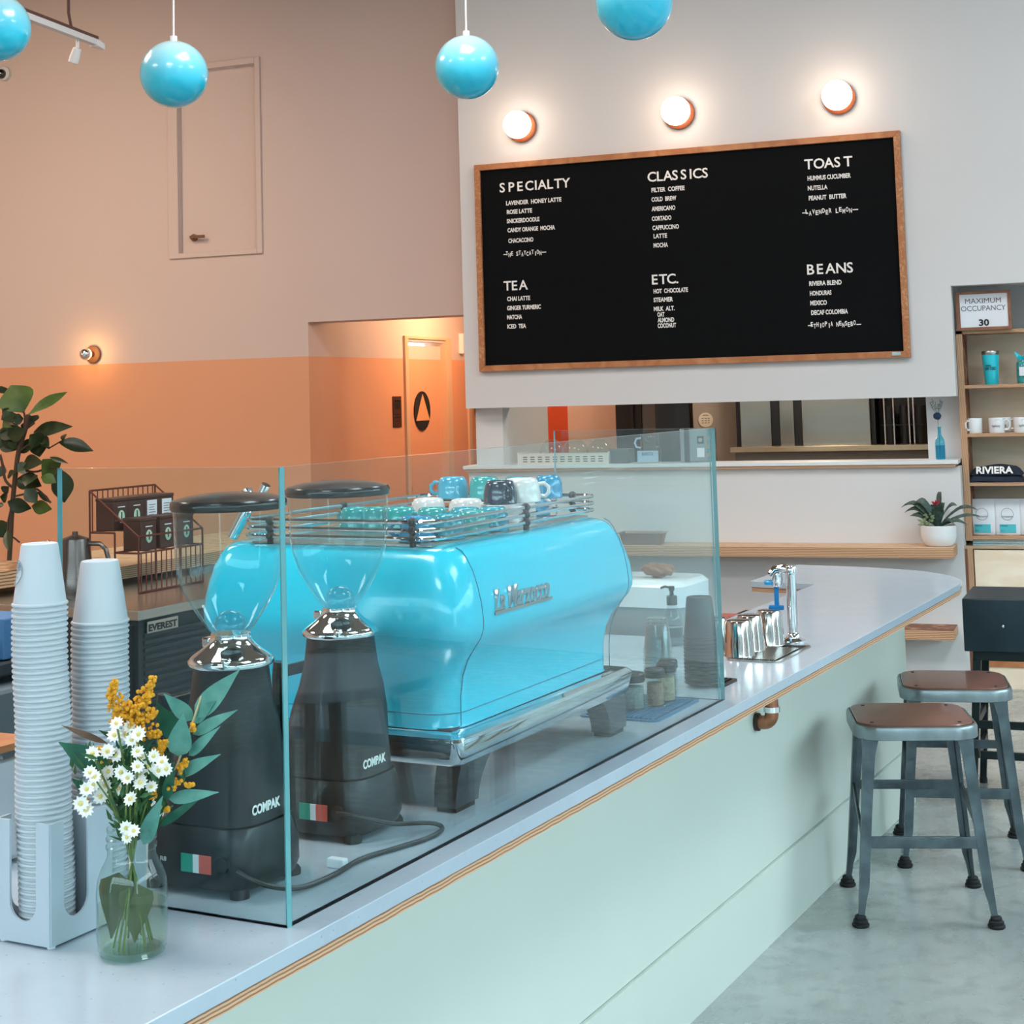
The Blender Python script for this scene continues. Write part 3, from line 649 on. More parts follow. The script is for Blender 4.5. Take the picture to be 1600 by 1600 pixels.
# chrome skirt and drip tray frame
q=MB(); R=[]
for z,e in ((1.058,.030),(1.052,.022),(1.046,.020),(1.006,.028),(1.000,.032),(.998,.05)):
    R.append(ringz(rrect(X0+e+1.83,X1-e+1.83,V0+e-3.06,V1-e+.01-3.06,.02,5),z-HC))
q.rings(R); q.build('chrome_skirt',m_chrome,em,smooth=30)
MB().b2(X0+.06+1.83,X1-.06+1.83,V0+.06-3.06,V1-.06-3.06,1.045-HC,1.062-HC).build('gasket',m_blackmatt,em)
m_leg=mat('gunmetal_leg','#5b666d',.22,.9)
def leg(p,v,s,sv):
    # a bent plate foot: wide where it meets the skirt, narrower at the counter
    t=MB(); a=[]
    for k in range(9):
        u=k/8; z=.086*(1-u)+.010*u; half=.058-.014*math.sin(u*PI/2)
        cv=sv*(.030*(1-u)**2)
        a.append([Vector((x,y,z)) for x,y in ((-.03,-half+cv),(.022-.004*u,-half+cv),(.022-.004*u,half+cv),(-.03,half+cv))])
    t.rings(a); l=t.build('leg',m_leg,em,smooth=30,loc=(p+1.83,v-3.06,0))
    MB().b2(-.028,.014,-.036,.036,0,.011).build('rubber_foot',m_blackmatt,l)
for p in (-1.565,-2.09):
    leg(p,2.715,1,1); leg(p,3.425,1,-1)
# name badge
bg_=MB(); bg_.box(0,0,0,.250,.004,.006,.001)
bd2=bg_.build('badge_bar',m_steel,em,rot=(0,0,PI/2),loc=(X1-.004+1.83+.006,2.905-3.06,1.274-HC))
m_badge=mat('badge_chrome','#b9bfc4',.18,.9)
text('La Marzocco',.062,m_badge,em,(X1-.008+1.83+.004,2.785-3.06,1.276-HC),(PI/2+.06,0,PI/2),'badge_lettering',width=.240,depth=.003,bold=.0016,shear=.25)
# cup rail
q=MB()
def rail(z,r=.0042):
    P=rrect(-2.06+1.83,-1.592+1.83,2.69-3.06,3.455-3.06,.045,6)
    return MB().tube([Vector((x,y,z-HC)) for x,y in P],r,8,closed=True).build('cup_rail',m_chrome,em,True)
for z in (1.424,1.440,1.456): rail(z)
for x,y in ((-1.64,2.69),(-1.592,3.08),(-1.66,3.455),(-1.98,2.69),(-2.06,3.08),(-1.98,3.455)):
    b=MB(); b.cyl(x+1.83,y-3.06,.494,.540,.0065,seg=10)
    for z in (1.424,1.440,1.456): b.ball(x+1.83,y-3.06,z-HC,.0095,12,8)
    b.build('rail_post',m_black,em,True)
MB().b2(-2.04+1.83,-1.61+1.83,2.71-3.06,3.43-3.06,1.407-HC,1.411-HC).build('cup_tray',m_steel,em)
q=MB(); q.tube([(-.30,-.30,.50),(-.27,-.30,.545),(-.25,-.30,.57),(-.262,-.30,.60)],.012,10); q.tube([(-.25,-.30,.57),(-.225,-.30,.585),(-.21,-.30,.61)],.010,10)
q.build('steam_lever',m_chrome,em,True)
# ---------------------------------------------------------------- cups on the machine
def mug(name,lab,col,r,h,loc,rz,group='cups warming on the espresso machine'):
    t=thing(name,lab,'cup',loc,rz,group)
    MB().lathe([(r,0),(r+.0008,.0015),(r,.003),(r*.985,h*.45),(r*.9,h*.8),(r*.8,h*.95),(r*.74,h*.985),(r*.70,h),(r*.64,h),(r*.62,h-.002),(.001,h-.003)],32,cap=False).build('cup_body',col,t,True)
    q=MB(); q.tube([(r*.96,0,h*.25),(r*1.22,0,h*.22),(r*1.42,0,h*.38),(r*1.42,0,h*.6),(r*1.2,0,h*.76),(r*.9,0,h*.74)],.0045,8); q.build('handle',col,t,True)
    return t
def cc(h,rough=.15): return mat('cup_glaze_'+h[1:],h,rough,coat=.5)
TEALC=cc('#1f9fb2'); TEAL2=cc('#2aa5a6'); BLUEC=cc('#1791bd'); NAVY=cc('#12263f'); SKY=cc('#46a9c8'); WHT=cc('#e4e0de')
cups=[
 (((-1.9047,3.3122,1.508)),SKY,.037,'sky blue cup, left end of the top layer on the machine',200),
 (((-1.8175,3.3108,1.508)),TEAL2,.037,'green teal cup in the top layer, half behind the navy cup',40),
 (((-1.6627,3.0978,1.512)),NAVY,.037,'navy blue cup with its handle to the right, in the top layer',-35),
 (((-1.7809,3.4388,1.502)),TEALC,.037,'pale teal cup peeping out between the navy and the cream cup',60),
 (((-1.6066,3.1571,1.514)),WHT,.042,'cream cup in the top layer, right of the navy cup',20),
 (((-1.6031,3.2883,1.512)),BLUEC,.032,'bright blue cup on top of another blue one, right end of the machine',80),
]
lower=[
 (((-1.7362,3.5623,1.462)),BLUEC,.034,'bright blue cup under its twin, right end of the machine top',70),
 (((-1.9286,3.2373,1.462)),WHT,.042,'white cup in the bottom layer, first white one from the left',150),
 (((-1.8205,3.2248,1.462)),WHT,.042,'white cup in the bottom layer, second white one from the left',10),
 (((-1.7263,3.2322,1.462)),WHT,.042,'white cup in the bottom layer below the navy cup',100),
 (((-1.7511,3.4454,1.462)),WHT,.043,'white cup in the bottom layer directly under the cream cup',-10),
 (((-1.8518,2.9882,1.462)),TEAL2,.036,'teal cup in the bottom layer just right of the far grinder hopper',200),
 (((-1.7656,2.9789,1.462)),TEAL2,.036,'teal cup in front of the first white cup, behind the rails',190),
 (((-1.6884,2.9871,1.462)),TEALC,.036,'bright teal cup in front of the second white cup, behind the rails',170),
 (((-1.9089,2.9823,1.462)),TEAL2,.036,'teal cup seen through the far grinder hopper, right one',170),
 (((-1.9588,2.9771,1.462)),TEAL2,.036,'teal cup seen through the far grinder hopper, left one',170),
 (((-1.6786,2.7685,1.462)),BLUEC,.036,'blue cup low at the near end of the cup rail',210),
 (((-1.6329,2.8301,1.455)),TEALC,.034,'teal cup close behind the long rail, near end',210),
 (((-1.6001,2.9324,1.455)),TEAL2,.034,'teal cup close behind the long rail, middle',210),
 (((-1.5816,3.0202,1.455)),TEALC,.034,'teal cup close behind the long rail under the cream cup',210),
]
for (c,col,r,lab,rz) in cups+lower:
    hh=.052 if r>.04 else .050
    base=c[2]-hh
    p=max(min(c[0],-1.64),-2.02); v=max(min(c[1],3.41),2.735)
    if abs(p-c[0])+abs(v-c[1])>.05: print('cup moved',lab,c)
    mug('coffee_cup',lab,col,r,hh,C(p,v,max(base,1.4112)),RA+math.radians(rz))
# ---------------------------------------------------------------- leaves
def leafmesh(q,base,tip,width,face=None,bend=.12,fold=.18,n=7,shape=.45,wav=0):
    b=Vector(base); t=Vector(tip); d=t-b; L=d.length; d/=L
    f=Vector(face) if face is not None else Vector((0.35,-.93,.1)); f=(f-d*f.dot(d)).normalized(); w=d.cross(f)
    rows=[]
    for i in range(n+1):
        u=i/n; ww=width/2*(math.sin(PI*min(1,u**shape*1.0)) if u<1 else 0)
        ww=max(ww,width*.02 if i in(0,n) else 0)
        c=b+d*L*u-f*(bend*L*(u*u)*1.0)+f*bend*L*u*.5
        row=[]
        for k in (-1,-.5,0,.5,1):
            row.append(q.b.verts.new(c+w*ww*k+f*(abs(k)*fold*ww+wav*ww*math.sin(i*2.1+k*3)*.3)))
        rows.append(row)
    for a,c in zip(rows,rows[1:]):
        for k in range(4): q._f((a[k],a[k+1],c[k+1],c[k]))
def leaf(parent,name,m,base,tip,width,off,**k):
    q=MB(); leafmesh(q,Vector(base)-off,Vector(tip)-off,width,**k); return q.build(name,m,parent,True)
def leafmat(name,a,b,rough=.5,tr=.25,sc=40):
    N=NT(name); p=N.n('ShaderNodeBsdfPrincipled'); f=noise(N,sc,4); c=ramp(N,f,[(.3,hexc(a)),(.7,hexc(b))]); N.l(c,p.inputs['Base Color']); p.inputs['Roughness'].default_value=rough
    t=N.n('ShaderNodeBsdfTranslucent'); N.l(c,t.inputs[0]); mx=N.n('ShaderNodeMixShader'); mx.inputs[0].default_value=tr; N.l(p.outputs[0],mx.inputs[1]); N.l(t.outputs[0],mx.inputs[2]); N.l(mx.outputs[0],N.out.inputs[0]); return N.m
# ---------------------------------------------------------------- mason jar and bouquet
m_jar=glass('jar_glass','#eef6f4',1.45)
m_water=glass('water','#f3f5ea',1.2)
JC=(-1.604,1.8328,0.914); JW=C(JC[0],JC[1],HC)
j=thing('mason_jar','clear glass mason jar of water holding the flowers, at the corner of the glass screen','jar',JW)
prof_j=[(.030,.003),(.044,.004),(.0495,.012),(.0505,.03),(.0505,.088),(.049,.105),(.043,.122),(.037,.133),(.0345,.140),(.0345,.148),(.0365,.150),(.0365,.154),(.0345,.156),(.0345,.160),(.0362,.162),(.0362,.165),(.0342,.167),(.034,.173),(.0355,.175),(.0352,.178),(.0335,.178)]
MB().lathe(prof_j,48,cap=False).build('glass_body',m_jar,j,True)
MB().lathe([(.001,.004),(.03,.0025),(.042,.001),(.046,.004),(.042,.009),(.03,.011),(.001,.011)],40,cap=False).build('thick_base',m_jar,j,True)
MB().lathe([(.001,.012),(.044,.012),(.0485,.02),(.0487,.072),(.001,.072)],40,cap=False).build('water',m_water,j,True)
m_stem=mat('flower_stem','#5f7438',.5,var=.3,vscale=60)
m_euc=leafmat('grey_green_leaf','#4f8f83','#6aa79a',.45,.2); m_eucd=leafmat('deep_green_leaf','#1f5a45','#2d6f58',.4,.2)
m_brown=leafmat('brown_leaf','#5a4a3c','#7a5a48',.6,.2)
m_petal=mat('white_petal','#f3f2ec',.6,sub=.1); m_eye=mat('pale_yellow_eye','#d9c878',.7); m_gold=mat('golden_yellow','#d99a17',.7,var=.25,vscale=200); m_fol=leafmat('fine_foliage','#1f4a26','#3c6b35',.6,.2)
bq=thing('flower_bouquet','bouquet of yellow goldenrod, small white asters and grey-green leaves in the jar','flowers',JW)
KX,KY,KS=90,1040,5.517
FD=2.315
LEAVES=[((-1.2678,2.0557,1.2456),(-1.187,2.0476,1.3167),0.0252,'e',0),((-1.274,2.0592,1.2396),(-1.2944,2.0155,1.2858),0.0185,'e',0),((-1.2752,2.0643,1.2369),(-1.2267,2.0473,1.2719),0.0168,'e',0),((-1.2715,2.0564,1.2205),(-1.1933,2.0501,1.2596),0.0151,'e',0),((-1.2875,2.0423,1.1913),(-1.2613,2.0142,1.2572),0.0277,'e',0),((-1.2788,2.0564,1.1895),(-1.2203,2.0421,1.2356),0.0134,'e',0),((-1.2961,2.0523,1.1623),(-1.2209,2.0453,1.1965),0.0159,'e',0),((-1.309,2.0504,1.1274),(-1.2254,2.0482,1.1427),0.0159,'e',0),((-1.3312,2.0566,1.0849),(-1.244,2.052,1.1423),0.0101,'d',0),((-1.3387,2.0285,1.067),(-1.2944,2.0066,1.1404),0.0201,'e',0),((-1.3919,2.0156,1.1719),(-1.4356,1.963,1.2205),0.0285,'d',0),((-1.3882,2.0137,1.2105),(-1.4296,1.9632,1.2435),0.0076,'b',0),((-1.4172,2.0087,1.1424),(-1.422,1.9725,1.1694),0.0101,'d',0),((-1.3084,2.076,1.2064),(-1.3186,2.0346,1.269),0.0252,'d',0),((-1.3082,2.04,1.1283),(-1.2774,2.014,1.1899),0.0134,'d',0),((-1.3466,2.0309,1.1908),(-1.3077,2.0108,1.2199),0.0067,'d',0),((-1.3691,2.0231,1.1847),(-1.3591,1.9915,1.2215),0.0067,'d',0),((-1.3598,2.0268,1.1811),(-1.3342,2.0008,1.2207),0.0067,'d',0)]
BRANCH=[(-1.3337,2.0393,1.0875),(-1.3161,2.043,1.1205),(-1.2907,2.0472,1.1819),(-1.2669,2.051,1.2416),(-1.254,2.0528,1.2764)]
ASTERS=[(-1.3439,1.9723,1.2488),(-1.3397,1.9977,1.2391),(-1.3434,1.9944,1.2298),(-1.3175,1.9875,1.2324),(-1.3543,1.9817,1.2302),(-1.3306,1.9896,1.2232),(-1.3677,1.9837,1.2064),(-1.3595,1.9917,1.2002),(-1.3824,1.9625,1.1812),(-1.3754,1.9635,1.1749),(-1.371,1.991,1.177),(-1.3468,1.987,1.1776),(-1.381,1.9856,1.1687),(-1.3312,1.9795,1.1721),(-1.3852,1.9745,1.1605),(-1.3747,1.9876,1.1572),(-1.3908,1.9658,1.1565),(-1.3603,2.0007,1.1509),(-1.3851,1.991,1.1404),(-1.3294,1.9836,1.1422),(-1.3176,1.9839,1.1879),(-1.3118,2.003,1.184),(-1.3325,2.0092,1.1709),(-1.3013,2.0004,1.1997),(-1.2881,2.0007,1.1922),(-1.2969,2.0052,1.1786),(-1.2793,1.9987,1.1835),(-1.3184,1.9921,1.1635),(-1.3078,2.0036,1.1557),(-1.3461,1.9962,1.0977),(-1.3316,1.9934,1.0954),(-1.3406,1.9907,1.0866),(-1.3995,1.964,1.1363),(-1.3974,1.9734,1.126),(-1.321,1.9895,1.2075),(-1.3766,1.96,1.2078),(-1.3263,2.0061,1.1955)]
GOLD=[([(-1.3604,1.9946,1.3043),(-1.3659,1.9938,1.2895),(-1.3653,1.9956,1.2711),(-1.3475,2.0037,1.2539)],70,0.0044,0.0120),([(-1.3101,2.0131,1.307),(-1.3192,2.0117,1.2847),(-1.3247,2.0109,1.2699),(-1.3318,2.0096,1.2534)],110,0.0048,0.0175),([(-1.3528,2.0003,1.2707),(-1.3411,2.006,1.2554),(-1.3327,2.0106,1.2384),(-1.3205,2.0157,1.2314)],150,0.0131,0.0175),([(-1.3663,1.9968,1.2528),(-1.3541,2.0018,1.2474),(-1.3417,2.0066,1.2454)],50,0.0065,0.0109),([(-1.3036,2.0226,1.2259),(-1.3131,2.0191,1.2245),(-1.3225,2.0156,1.2248)],28,0.0035,0.0035),([(-1.3098,2.0176,1.2561),(-1.3162,2.0155,1.2529),(-1.3228,2.0136,1.2465)],30,0.0044,0.0065),([(-1.2963,2.0262,1.2157),(-1.303,2.0243,1.2075),(-1.3082,2.0231,1.1993)],34,0.0039,0.0074),([(-1.3876,1.9927,1.2084),(-1.3862,1.9935,1.205)],14,0.0052,0.0061),([(-1.3761,1.9986,1.1897),(-1.3826,1.9966,1.1849)],12,0.0052,0.0061),([(-1.2697,2.0386,1.1865),(-1.278,2.0362,1.1784),(-1.283,2.0348,1.1736)],26,0.0039,0.0052),([(-1.287,2.0347,1.157),(-1.2922,2.0335,1.1488)],22,0.0057,0.0070),([(-1.2732,2.0403,1.1516),(-1.2654,2.0433,1.1513)],14,0.0031,0.0031),([(-1.2985,2.0337,1.119),(-1.305,2.0316,1.1158)],9,0.0026,0.0026),([(-1.259,2.038,1.2395),(-1.2611,2.0381,1.2296)],9,0.0031,0.0031),([(-1.3193,2.0241,1.1396),(-1.318,2.0251,1.1346)],10,0.0052,0.0065),([(-1.4105,1.9906,1.134),(-1.4076,1.9921,1.1289)],8,0.0044,0.0044)]
FOL=((-1.3633,2.0145,1.1853),(-1.3571,2.0268,1.0695))

rnd=random.Random(3)
neck=JW+Vector((0,0,.17))
def FP(t): return Vector(t)
for (b,t,w,m_,dz) in LEAVES:
    M_={'e':m_euc,'d':m_eucd,'b':m_brown}[m_]
    f=Vector((.35+rnd.uniform(-.25,.25),-.93,.15+rnd.uniform(-.2,.3)))
    q=MB(); leafmesh(q,FP(b)-JW,FP(t)-JW,w*1.25,face=f,bend=rnd.uniform(-.1,.15),fold=.12,shape=.62 if m_!='b' else .8,n=9); q.build('leaf',M_,bq,True)
# branch that carries the large leaves
q=MB(); q.tube([x-JW for x in smooth([neck+Vector((0,0,-.10)),neck]+[FP(p) for p in BRANCH],4)],.0016,6); q.build('branch',mat('pale_branch','#c9b58a',.6),bq,True)
def aster(c,s,nrm):
    q=MB(); n=nrm.normalized(); u=n.cross(Vector((0,0,1))).normalized(); w=n.cross(u); k=11
    for ring,(r0,r1,wd) in enumerate(((.2,1,.46),(.15,.78,.42))):
        for i in range(k):
            a=2*PI*(i+ring*.5)/k+rnd.uniform(-.1,.1); d=u*math.cos(a)+w*math.sin(a); t=n.cross(d)
            lift=n*s*(.12+ring*.12)
            v=[q.b.verts.new(c+d*s*r0-t*s*wd*.4),q.b.verts.new(c+d*s*(r0+r1)/2-t*s*wd*.5+lift*.6),q.b.verts.new(c+d*s*r1+lift),q.b.verts.new(c+d*s*(r0+r1)/2+t*s*wd*.5+lift*.6),q.b.verts.new(c+d*s*r0+t*s*wd*.4)]
            q._f(v)
    q.mi=1
    c2=c+n*s*.12; q.ball(c2.x,c2.y,c2.z,s*.27,8,5)
    return q.build('aster',[m_petal,m_eye],bq)
for p in ASTERS:
    c=FP(p)-JW; aster(c,rnd.uniform(.0098,.0125),Vector((.33+rnd.uniform(-.4,.4),-.9,.35+rnd.uniform(-.3,.4))))
def spray(path,n,r0,r1,seed):
    q=MB(); rr=random.Random(seed); P=[FP(p)-JW for p in path]
    for i in range(n):
        u=i/n*(len(P)-1); k=int(u); c=P[k].lerp(P[min(k+1,len(P)-1)],u-k); r=r0+(r1-r0)*i/n
        d=Vector((rr.gauss(0,1),rr.gauss(0,.7),rr.gauss(0,1)))*r*.5; c=c+d
        bmesh.ops.create_icosphere(q.b,subdivisions=1,radius=rr.uniform(.0022,.0042),matrix=Matrix.Translation(c))
    o=q.build('goldenrod_spray',m_gold,bq); o['kind']='stuff'; return o
for i,(path,n,a,b_) in enumerate(GOLD): spray(path,n,a,b_,i)
q=MB()
for i in range(760):
    u=rnd.random(); c=FP(FOL[0]).lerp(FP(FOL[1]),u)-JW; sp=.052*(1-u)+.016
    c=c+Vector((rnd.gauss(0,.5)*sp,rnd.gauss(0,.35)*sp+.01,rnd.gauss(0,.35)*sp*.5)); d=Vector((rnd.gauss(0,.5),rnd.gauss(0,.3),rnd.uniform(.2,1.2))).normalized()*rnd.uniform(.014,.032)
    leafmesh(q,c,c+d,rnd.uniform(.004,.008),n=3,bend=.2)
o=q.build('fine_foliage',m_fol,bq); o['kind']='stuff'
for i in range(13):
    a=rnd.uniform(0,6.28); r=rnd.uniform(.006,.026); 
    p0=Vector((math.cos(a)*r*1.5,math.sin(a)*r*1.5,.014)); p1=Vector((-math.cos(a)*r*.5,-math.sin(a)*r*.5,.165)); tg=FP(ASTERS[(i*5)%len(ASTERS)])-JW
    MB().tube([p0,p0.lerp(p1,.5)+Vector((.001,0,0)),p1,p1.lerp(tg,.5)+Vector((0,0,.008)),tg],rnd.uniform(.0011,.0019),6).build('stem',m_stem,bq,True)
q=MB(); leafmesh(q,Vector((-.015,-.01,.115)),Vector((-.022,-.02,.025)),.052,face=(.2,-1,0),n=8,bend=0); q.build('leaf',mat('sunken_leaf','#3d4a2c',.5),bq,True)
q=MB(); leafmesh(q,Vector((.012,-.005,.10)),Vector((.012,-.012,.02)),.05,face=(.5,-1,0),n=8,bend=0); q.build('leaf',mat('sunken_leaf2','#4a5733',.5),bq,True)
# ---------------------------------------------------------------- stools
m_gun=mat('worn_gunmetal','#5d686d',.36,.85,var=.45,vscale=14,bump=.15,bscale=90)
m_gun2=mat('worn_gunmetal_light','#8a9497',.32,.85,var=.3,vscale=10)
m_seat=mat('brown_seat_board','#6b4539',.32,var=.25,vscale=9,coat=.3)
def stool(lab,c,rz,first=None):
    if first: return dup(first,c,rz,lab)
    t=thing('bar_stool',lab,'stool',c,rz,'industrial stools by the counter')
    s=.196; q=MB(); 
    O=rrect(-s,s,-s,s,.085,8)
    def sc(k): return [(x*k,y*k) for x,y in O]
    q.rings([ringz(sc(.985),.568),ringz(sc(1.0),.570),ringz(sc(1.0),.600),ringz(sc(.985),.608),ringz(sc(.95),.610),ringz(sc(.94),.604)],False,True)
    q.build('seat_rim',m_gun2,t,smooth=50)
    q=MB(); q.rings([ringz(sc(.935),.604),ringz(sc(.935),.6125),ringz(sc(.92),.615)]); q.build('seat_board',m_seat,t,smooth=30)
    q=MB()
    for x in (-.125,.125):
        for y in (-.125,.125): q.cyl(x*1.1,y*1.1,.6145,.617,.006,seg=10)
    q.build('bolt_heads',m_black,t)
    for sx in (-1,1):
        for sy in (-1,1):
            a=Vector((sx*.158,sy*.158,.572)); b=Vector((sx*.197,sy*.197,.115)); c2=Vector((sx*.203,sy*.203,.075)); g=Vector((sx*.208,sy*.208,.030))
            q=MB(); up=Vector((sx,sy,0))
            # folded sheet leg: wide at the seat, tapering, pinched above the foot
            def sec(p,w,d):
                n1=Vector((sx,0,0)); n2=Vector((0,sy,0))
                o=p+n1*w*.28+n2*w*.28
                return [o-n1*w+n2*0,o-n1*w*.1,o,o-n2*w*.1,o-n2*w,o-n2*w-n1*d,o-n1*d*1.1-n2*d*1.1,o-n1*w-n2*d]
            R=[sec(a,.050,.014),sec(a.lerp(b,.12),.037,.014),sec(a.lerp(b,.5),.032,.013),sec(b,.030,.013),sec(c2,.022,.012),sec(g,.018,.010)]
            if sx*sy<0: R=[r[::-1] for r in R]
            q.rings(R); lg=q.build('leg',m_gun,t,smooth=35)
            MB().lathe([(.024,0),(.027,.003),(.027,.009),(.022,.012),(.0235,.016),(.0225,.021),(.017,.024),(.018,.028),(.0165,.033),(.012,.036)],20,(sx*.208,sy*.208,0)).build('rubber_foot',m_blackmatt,lg,True)
    def L(z): k=(.572-z)/(.572-.115); return .158+.039*k
    z=.252; MB().box(0,-L(z),z,2*L(z)-.03,.010,.036,.002).build('stretcher',m_gun,t)
    z=.345; MB().box(0,L(z),z,2*L(z)-.03,.010,.030,.002).build('stretcher',m_gun,t)
    for sx in (-1,1): MB().beam((sx*L(.25),-L(.25)+.012,.255),(sx*L(.34),L(.34)-.012,.345),.008,.028).build('side_stretcher',m_gun,t)
    return t
s1=stool('nearest grey metal stool with a brown seat, in front of the mint counter',(-.668,5.482,0),math.radians(14))
stool('second grey metal stool with a brown seat, behind the nearest one',(-.588,6.142,0),math.radians(9),s1)
# black box on an angle-iron stand at the right edge
m_navybox=mat('blue_black_steel','#26363f',.35,.4,var=.25,vscale=7)
tb=thing('steel_side_table','blue-black steel box table on thin legs at the right edge of the picture','table',(-.600,6.79,0),math.radians(-1.5))
MB().b2(0,.95,0,.42,.612,.822).build('box_top',m_navybox,tb,bev=.004)
m_stand=mat('dark_angle_iron','#1e2a2b',.45,.5)
MB().b2(.03,.92,.02,.40,.575,.612).build('apron',m_stand,tb,bev=.002)
for x,y in ((.045,.04),(.905,.04),(.045,.38),(.905,.38)):
    ox=-.02 if x<.5 else .02; oy=-.015 if y<.2 else .015
    l=MB().beam((x,y,.58),(x+ox*2,y+oy*2,.02),.032,.032,.026,.026,up=(0,1,0)).build('leg',m_stand,tb); MB().cyl(x+ox*2,y+oy*2,0,.022,.016,seg=12).build('foot',m_blackmatt,l)
for z in (.20,.32):
    MB().b2(.04,.91,.02,.035,z-.015,z+.015).build('stretcher',m_stand,tb); MB().b2(.02,.035,.03,.39,z-.015,z+.015).build('stretcher',m_stand,tb); MB().b2(.91,.925,.03,.39,z-.015,z+.015).build('stretcher',m_stand,tb)
MB().ball(.155,-.002,.715,.007,12,8).build('screw',m_steel,tb,True)
# ---------------------------------------------------------------- retail shelves in the recess
U0=-.797; UF=9.470; UB=9.775
su=thing('retail_shelf','birch plywood retail shelf unit set in a white wall recess at the right','shelf unit',(U0,UF,0))
MB().b2(0,.036,0,UB-UF,.80,1.995).build('side_panel',m_plyx,su); MB().b2(1.36,1.40,0,UB-UF,.80,1.995).build('side_panel',m_plyx,su)
MB().b2(.036,1.36,UB-UF-.015,UB-UF,.80,1.995).build('back_panel',m_birch,su)
SZ=[(-0.6659,9.47,1.9848)[2],(-0.6815,9.47,1.6748)[2],(-0.6953,9.47,1.4005)[2],(-0.7091,9.47,1.1253)[2],(-0.7242,9.47,0.8262)[2]]
for i,z in enumerate(SZ):
    th=.019 if i in(0,4) else .019
    MB().b2(.0 if i==0 else .036,1.40 if i==0 else 1.36,0.0,UB-UF-.015,z-th,z).build('shelf_board',plyedge('shelf_ply_%d'%i,2,3,.019),su,bev=.001)
MB().b2(.036,1.36,.012,.28,.783,SZ[4]-.0195).build('reflection_strip',mat('pale_reflection_strip','#c9cdca',.12,.9),su)  # pale strip added in the dark gap, standing in for the bags' reflection
cb=thing('plywood_cabinet','plywood base cabinet under the retail shelves','cabinet',(U0-.003,9.370,0))
MB().b2(0,1.40,0,.40,.765,.782).build('top_board',mat('glossy_ply_top','#b99c80',.06,coat=1),cb)
MB().b2(0,.016,.004,.40,.0,.765).build('side_panel',mat('stained_side','#7c4f3b',.5),cb); MB().b2(.016,.045,.002,.40,.0,.765).build('side_panel',m_plyx,cb)
MB().b2(.052,.66,-.004,.018,.155,.758).build('door',m_birch,cb,bev=.001); MB().b2(.666,1.38,-.004,.018,.155,.758).build('door',m_birch,cb,bev=.001)
MB().b2(.045,1.39,0,.018,.118,.150).build('lower_rail',m_oak,cb); MB().b2(.045,1.39,.006,.024,.0,.118).build('plinth',m_birch,cb)
MB().b2(.40,.43,-.018,-.004,.66,.71).build('door_pull',m_steel,cb)
# framed occupancy sign
sg=thing('occupancy_sign','framed maximum occupancy notice standing on top of the retail shelves','sign',(-.636,9.452,SZ[0]))
w_,h_=.300,.222
q=MB(); q.b2(-w_/2,w_/2,-.006,.008,0,.017); q.b2(-w_/2,w_/2,-.006,.008,h_-.017,h_); q.b2(-w_/2,-w_/2+.022,-.006,.008,.017,h_-.017); q.b2(w_/2-.017,w_/2,-.006,.008,.017,h_-.017)
q.build('frame',mat('walnut_frame','#8c5b42',.45,var=.2,vscale=20),sg); MB().b2(-w_/2+.01,w_/2-.01,-.001,.004,.01,h_-.01).build('paper',m_sign,sg)
m_gink=mat('grey_ink','#5d636a',.6)
text('MAXIMUM',.042,m_gink,sg,(0,-.0022,.152),RX,'lettering',width=.196,depth=.0004,align='CENTER'); text('OCCUPANCY',.042,m_gink,sg,(0,-.0022,.110),RX,'lettering',width=.243,depth=.0004,align='CENTER'); text('30',.050,m_ink,sg,(0,-.0022,.025),RX,'lettering',width=.056,depth=.0004,bold=.0018,align='CENTER')
# goods
x_=lambda a:a[0]
tm=thing('travel_tumbler','teal travel tumbler with a steel rim on the top shelf board','tumbler',((-0.6175,9.56,1.6781)[0],9.56,SZ[1]))
MB().lathe([(.035,0),(.037,.004),(.044,.10),(.0475,.168),(.0475,.170)],32,cap=True).build('body',m_teal,tm,True); MB().lathe([(.0475,.170),(.049,.172),(.049,.188),(.047,.192),(.03,.192),(.001,.190)],32,cap=False).build('steel_rim',m_steel,tm,True)
text('RIVIERA',.014,m_ink,tm,(-.026,-.0455,.103),RX,'lettering',width=.030,depth=.0005,bold=.0003); text('BAR TOGO',.024,m_ink,tm,(-.030,-.0455,.083),RX,'lettering',width=.06,depth=.0005,bold=.0006)
gj=thing('gift_jar','clear gift jar filled with teal tissue beside the travel tumbler','jar',((-0.4327,9.54,1.662)[0],9.54,SZ[1]))
MB().lathe([(.045,0),(.049,.005),(.049,.115),(.042,.13),(.04,.14)],28,cap=False).build('glass_body',m_jar,gj,True)
MB().lathe([(.001,.004),(.044,.004),(.046,.05),(.043,.12),(.02,.135),(.001,.138)],24,cap=False).build('teal_filling',mat('teal_tissue','#45b9bd',.6,var=.4,vscale=60),gj,True)
q=MB()
for i in range(9): a=i*.7; leafmesh(q,Vector((.02*math.cos(a),.02*math.sin(a),.135)),Vector((.055*math.cos(a),.055*math.sin(a),.165+.01*(i%3))),.03,n=4)
q.build('ribbon',m_teal,gj,True); MB().b2(-.03,.03,-.0505,-.049,.045,.095).build('label_card',m_sign,gj)
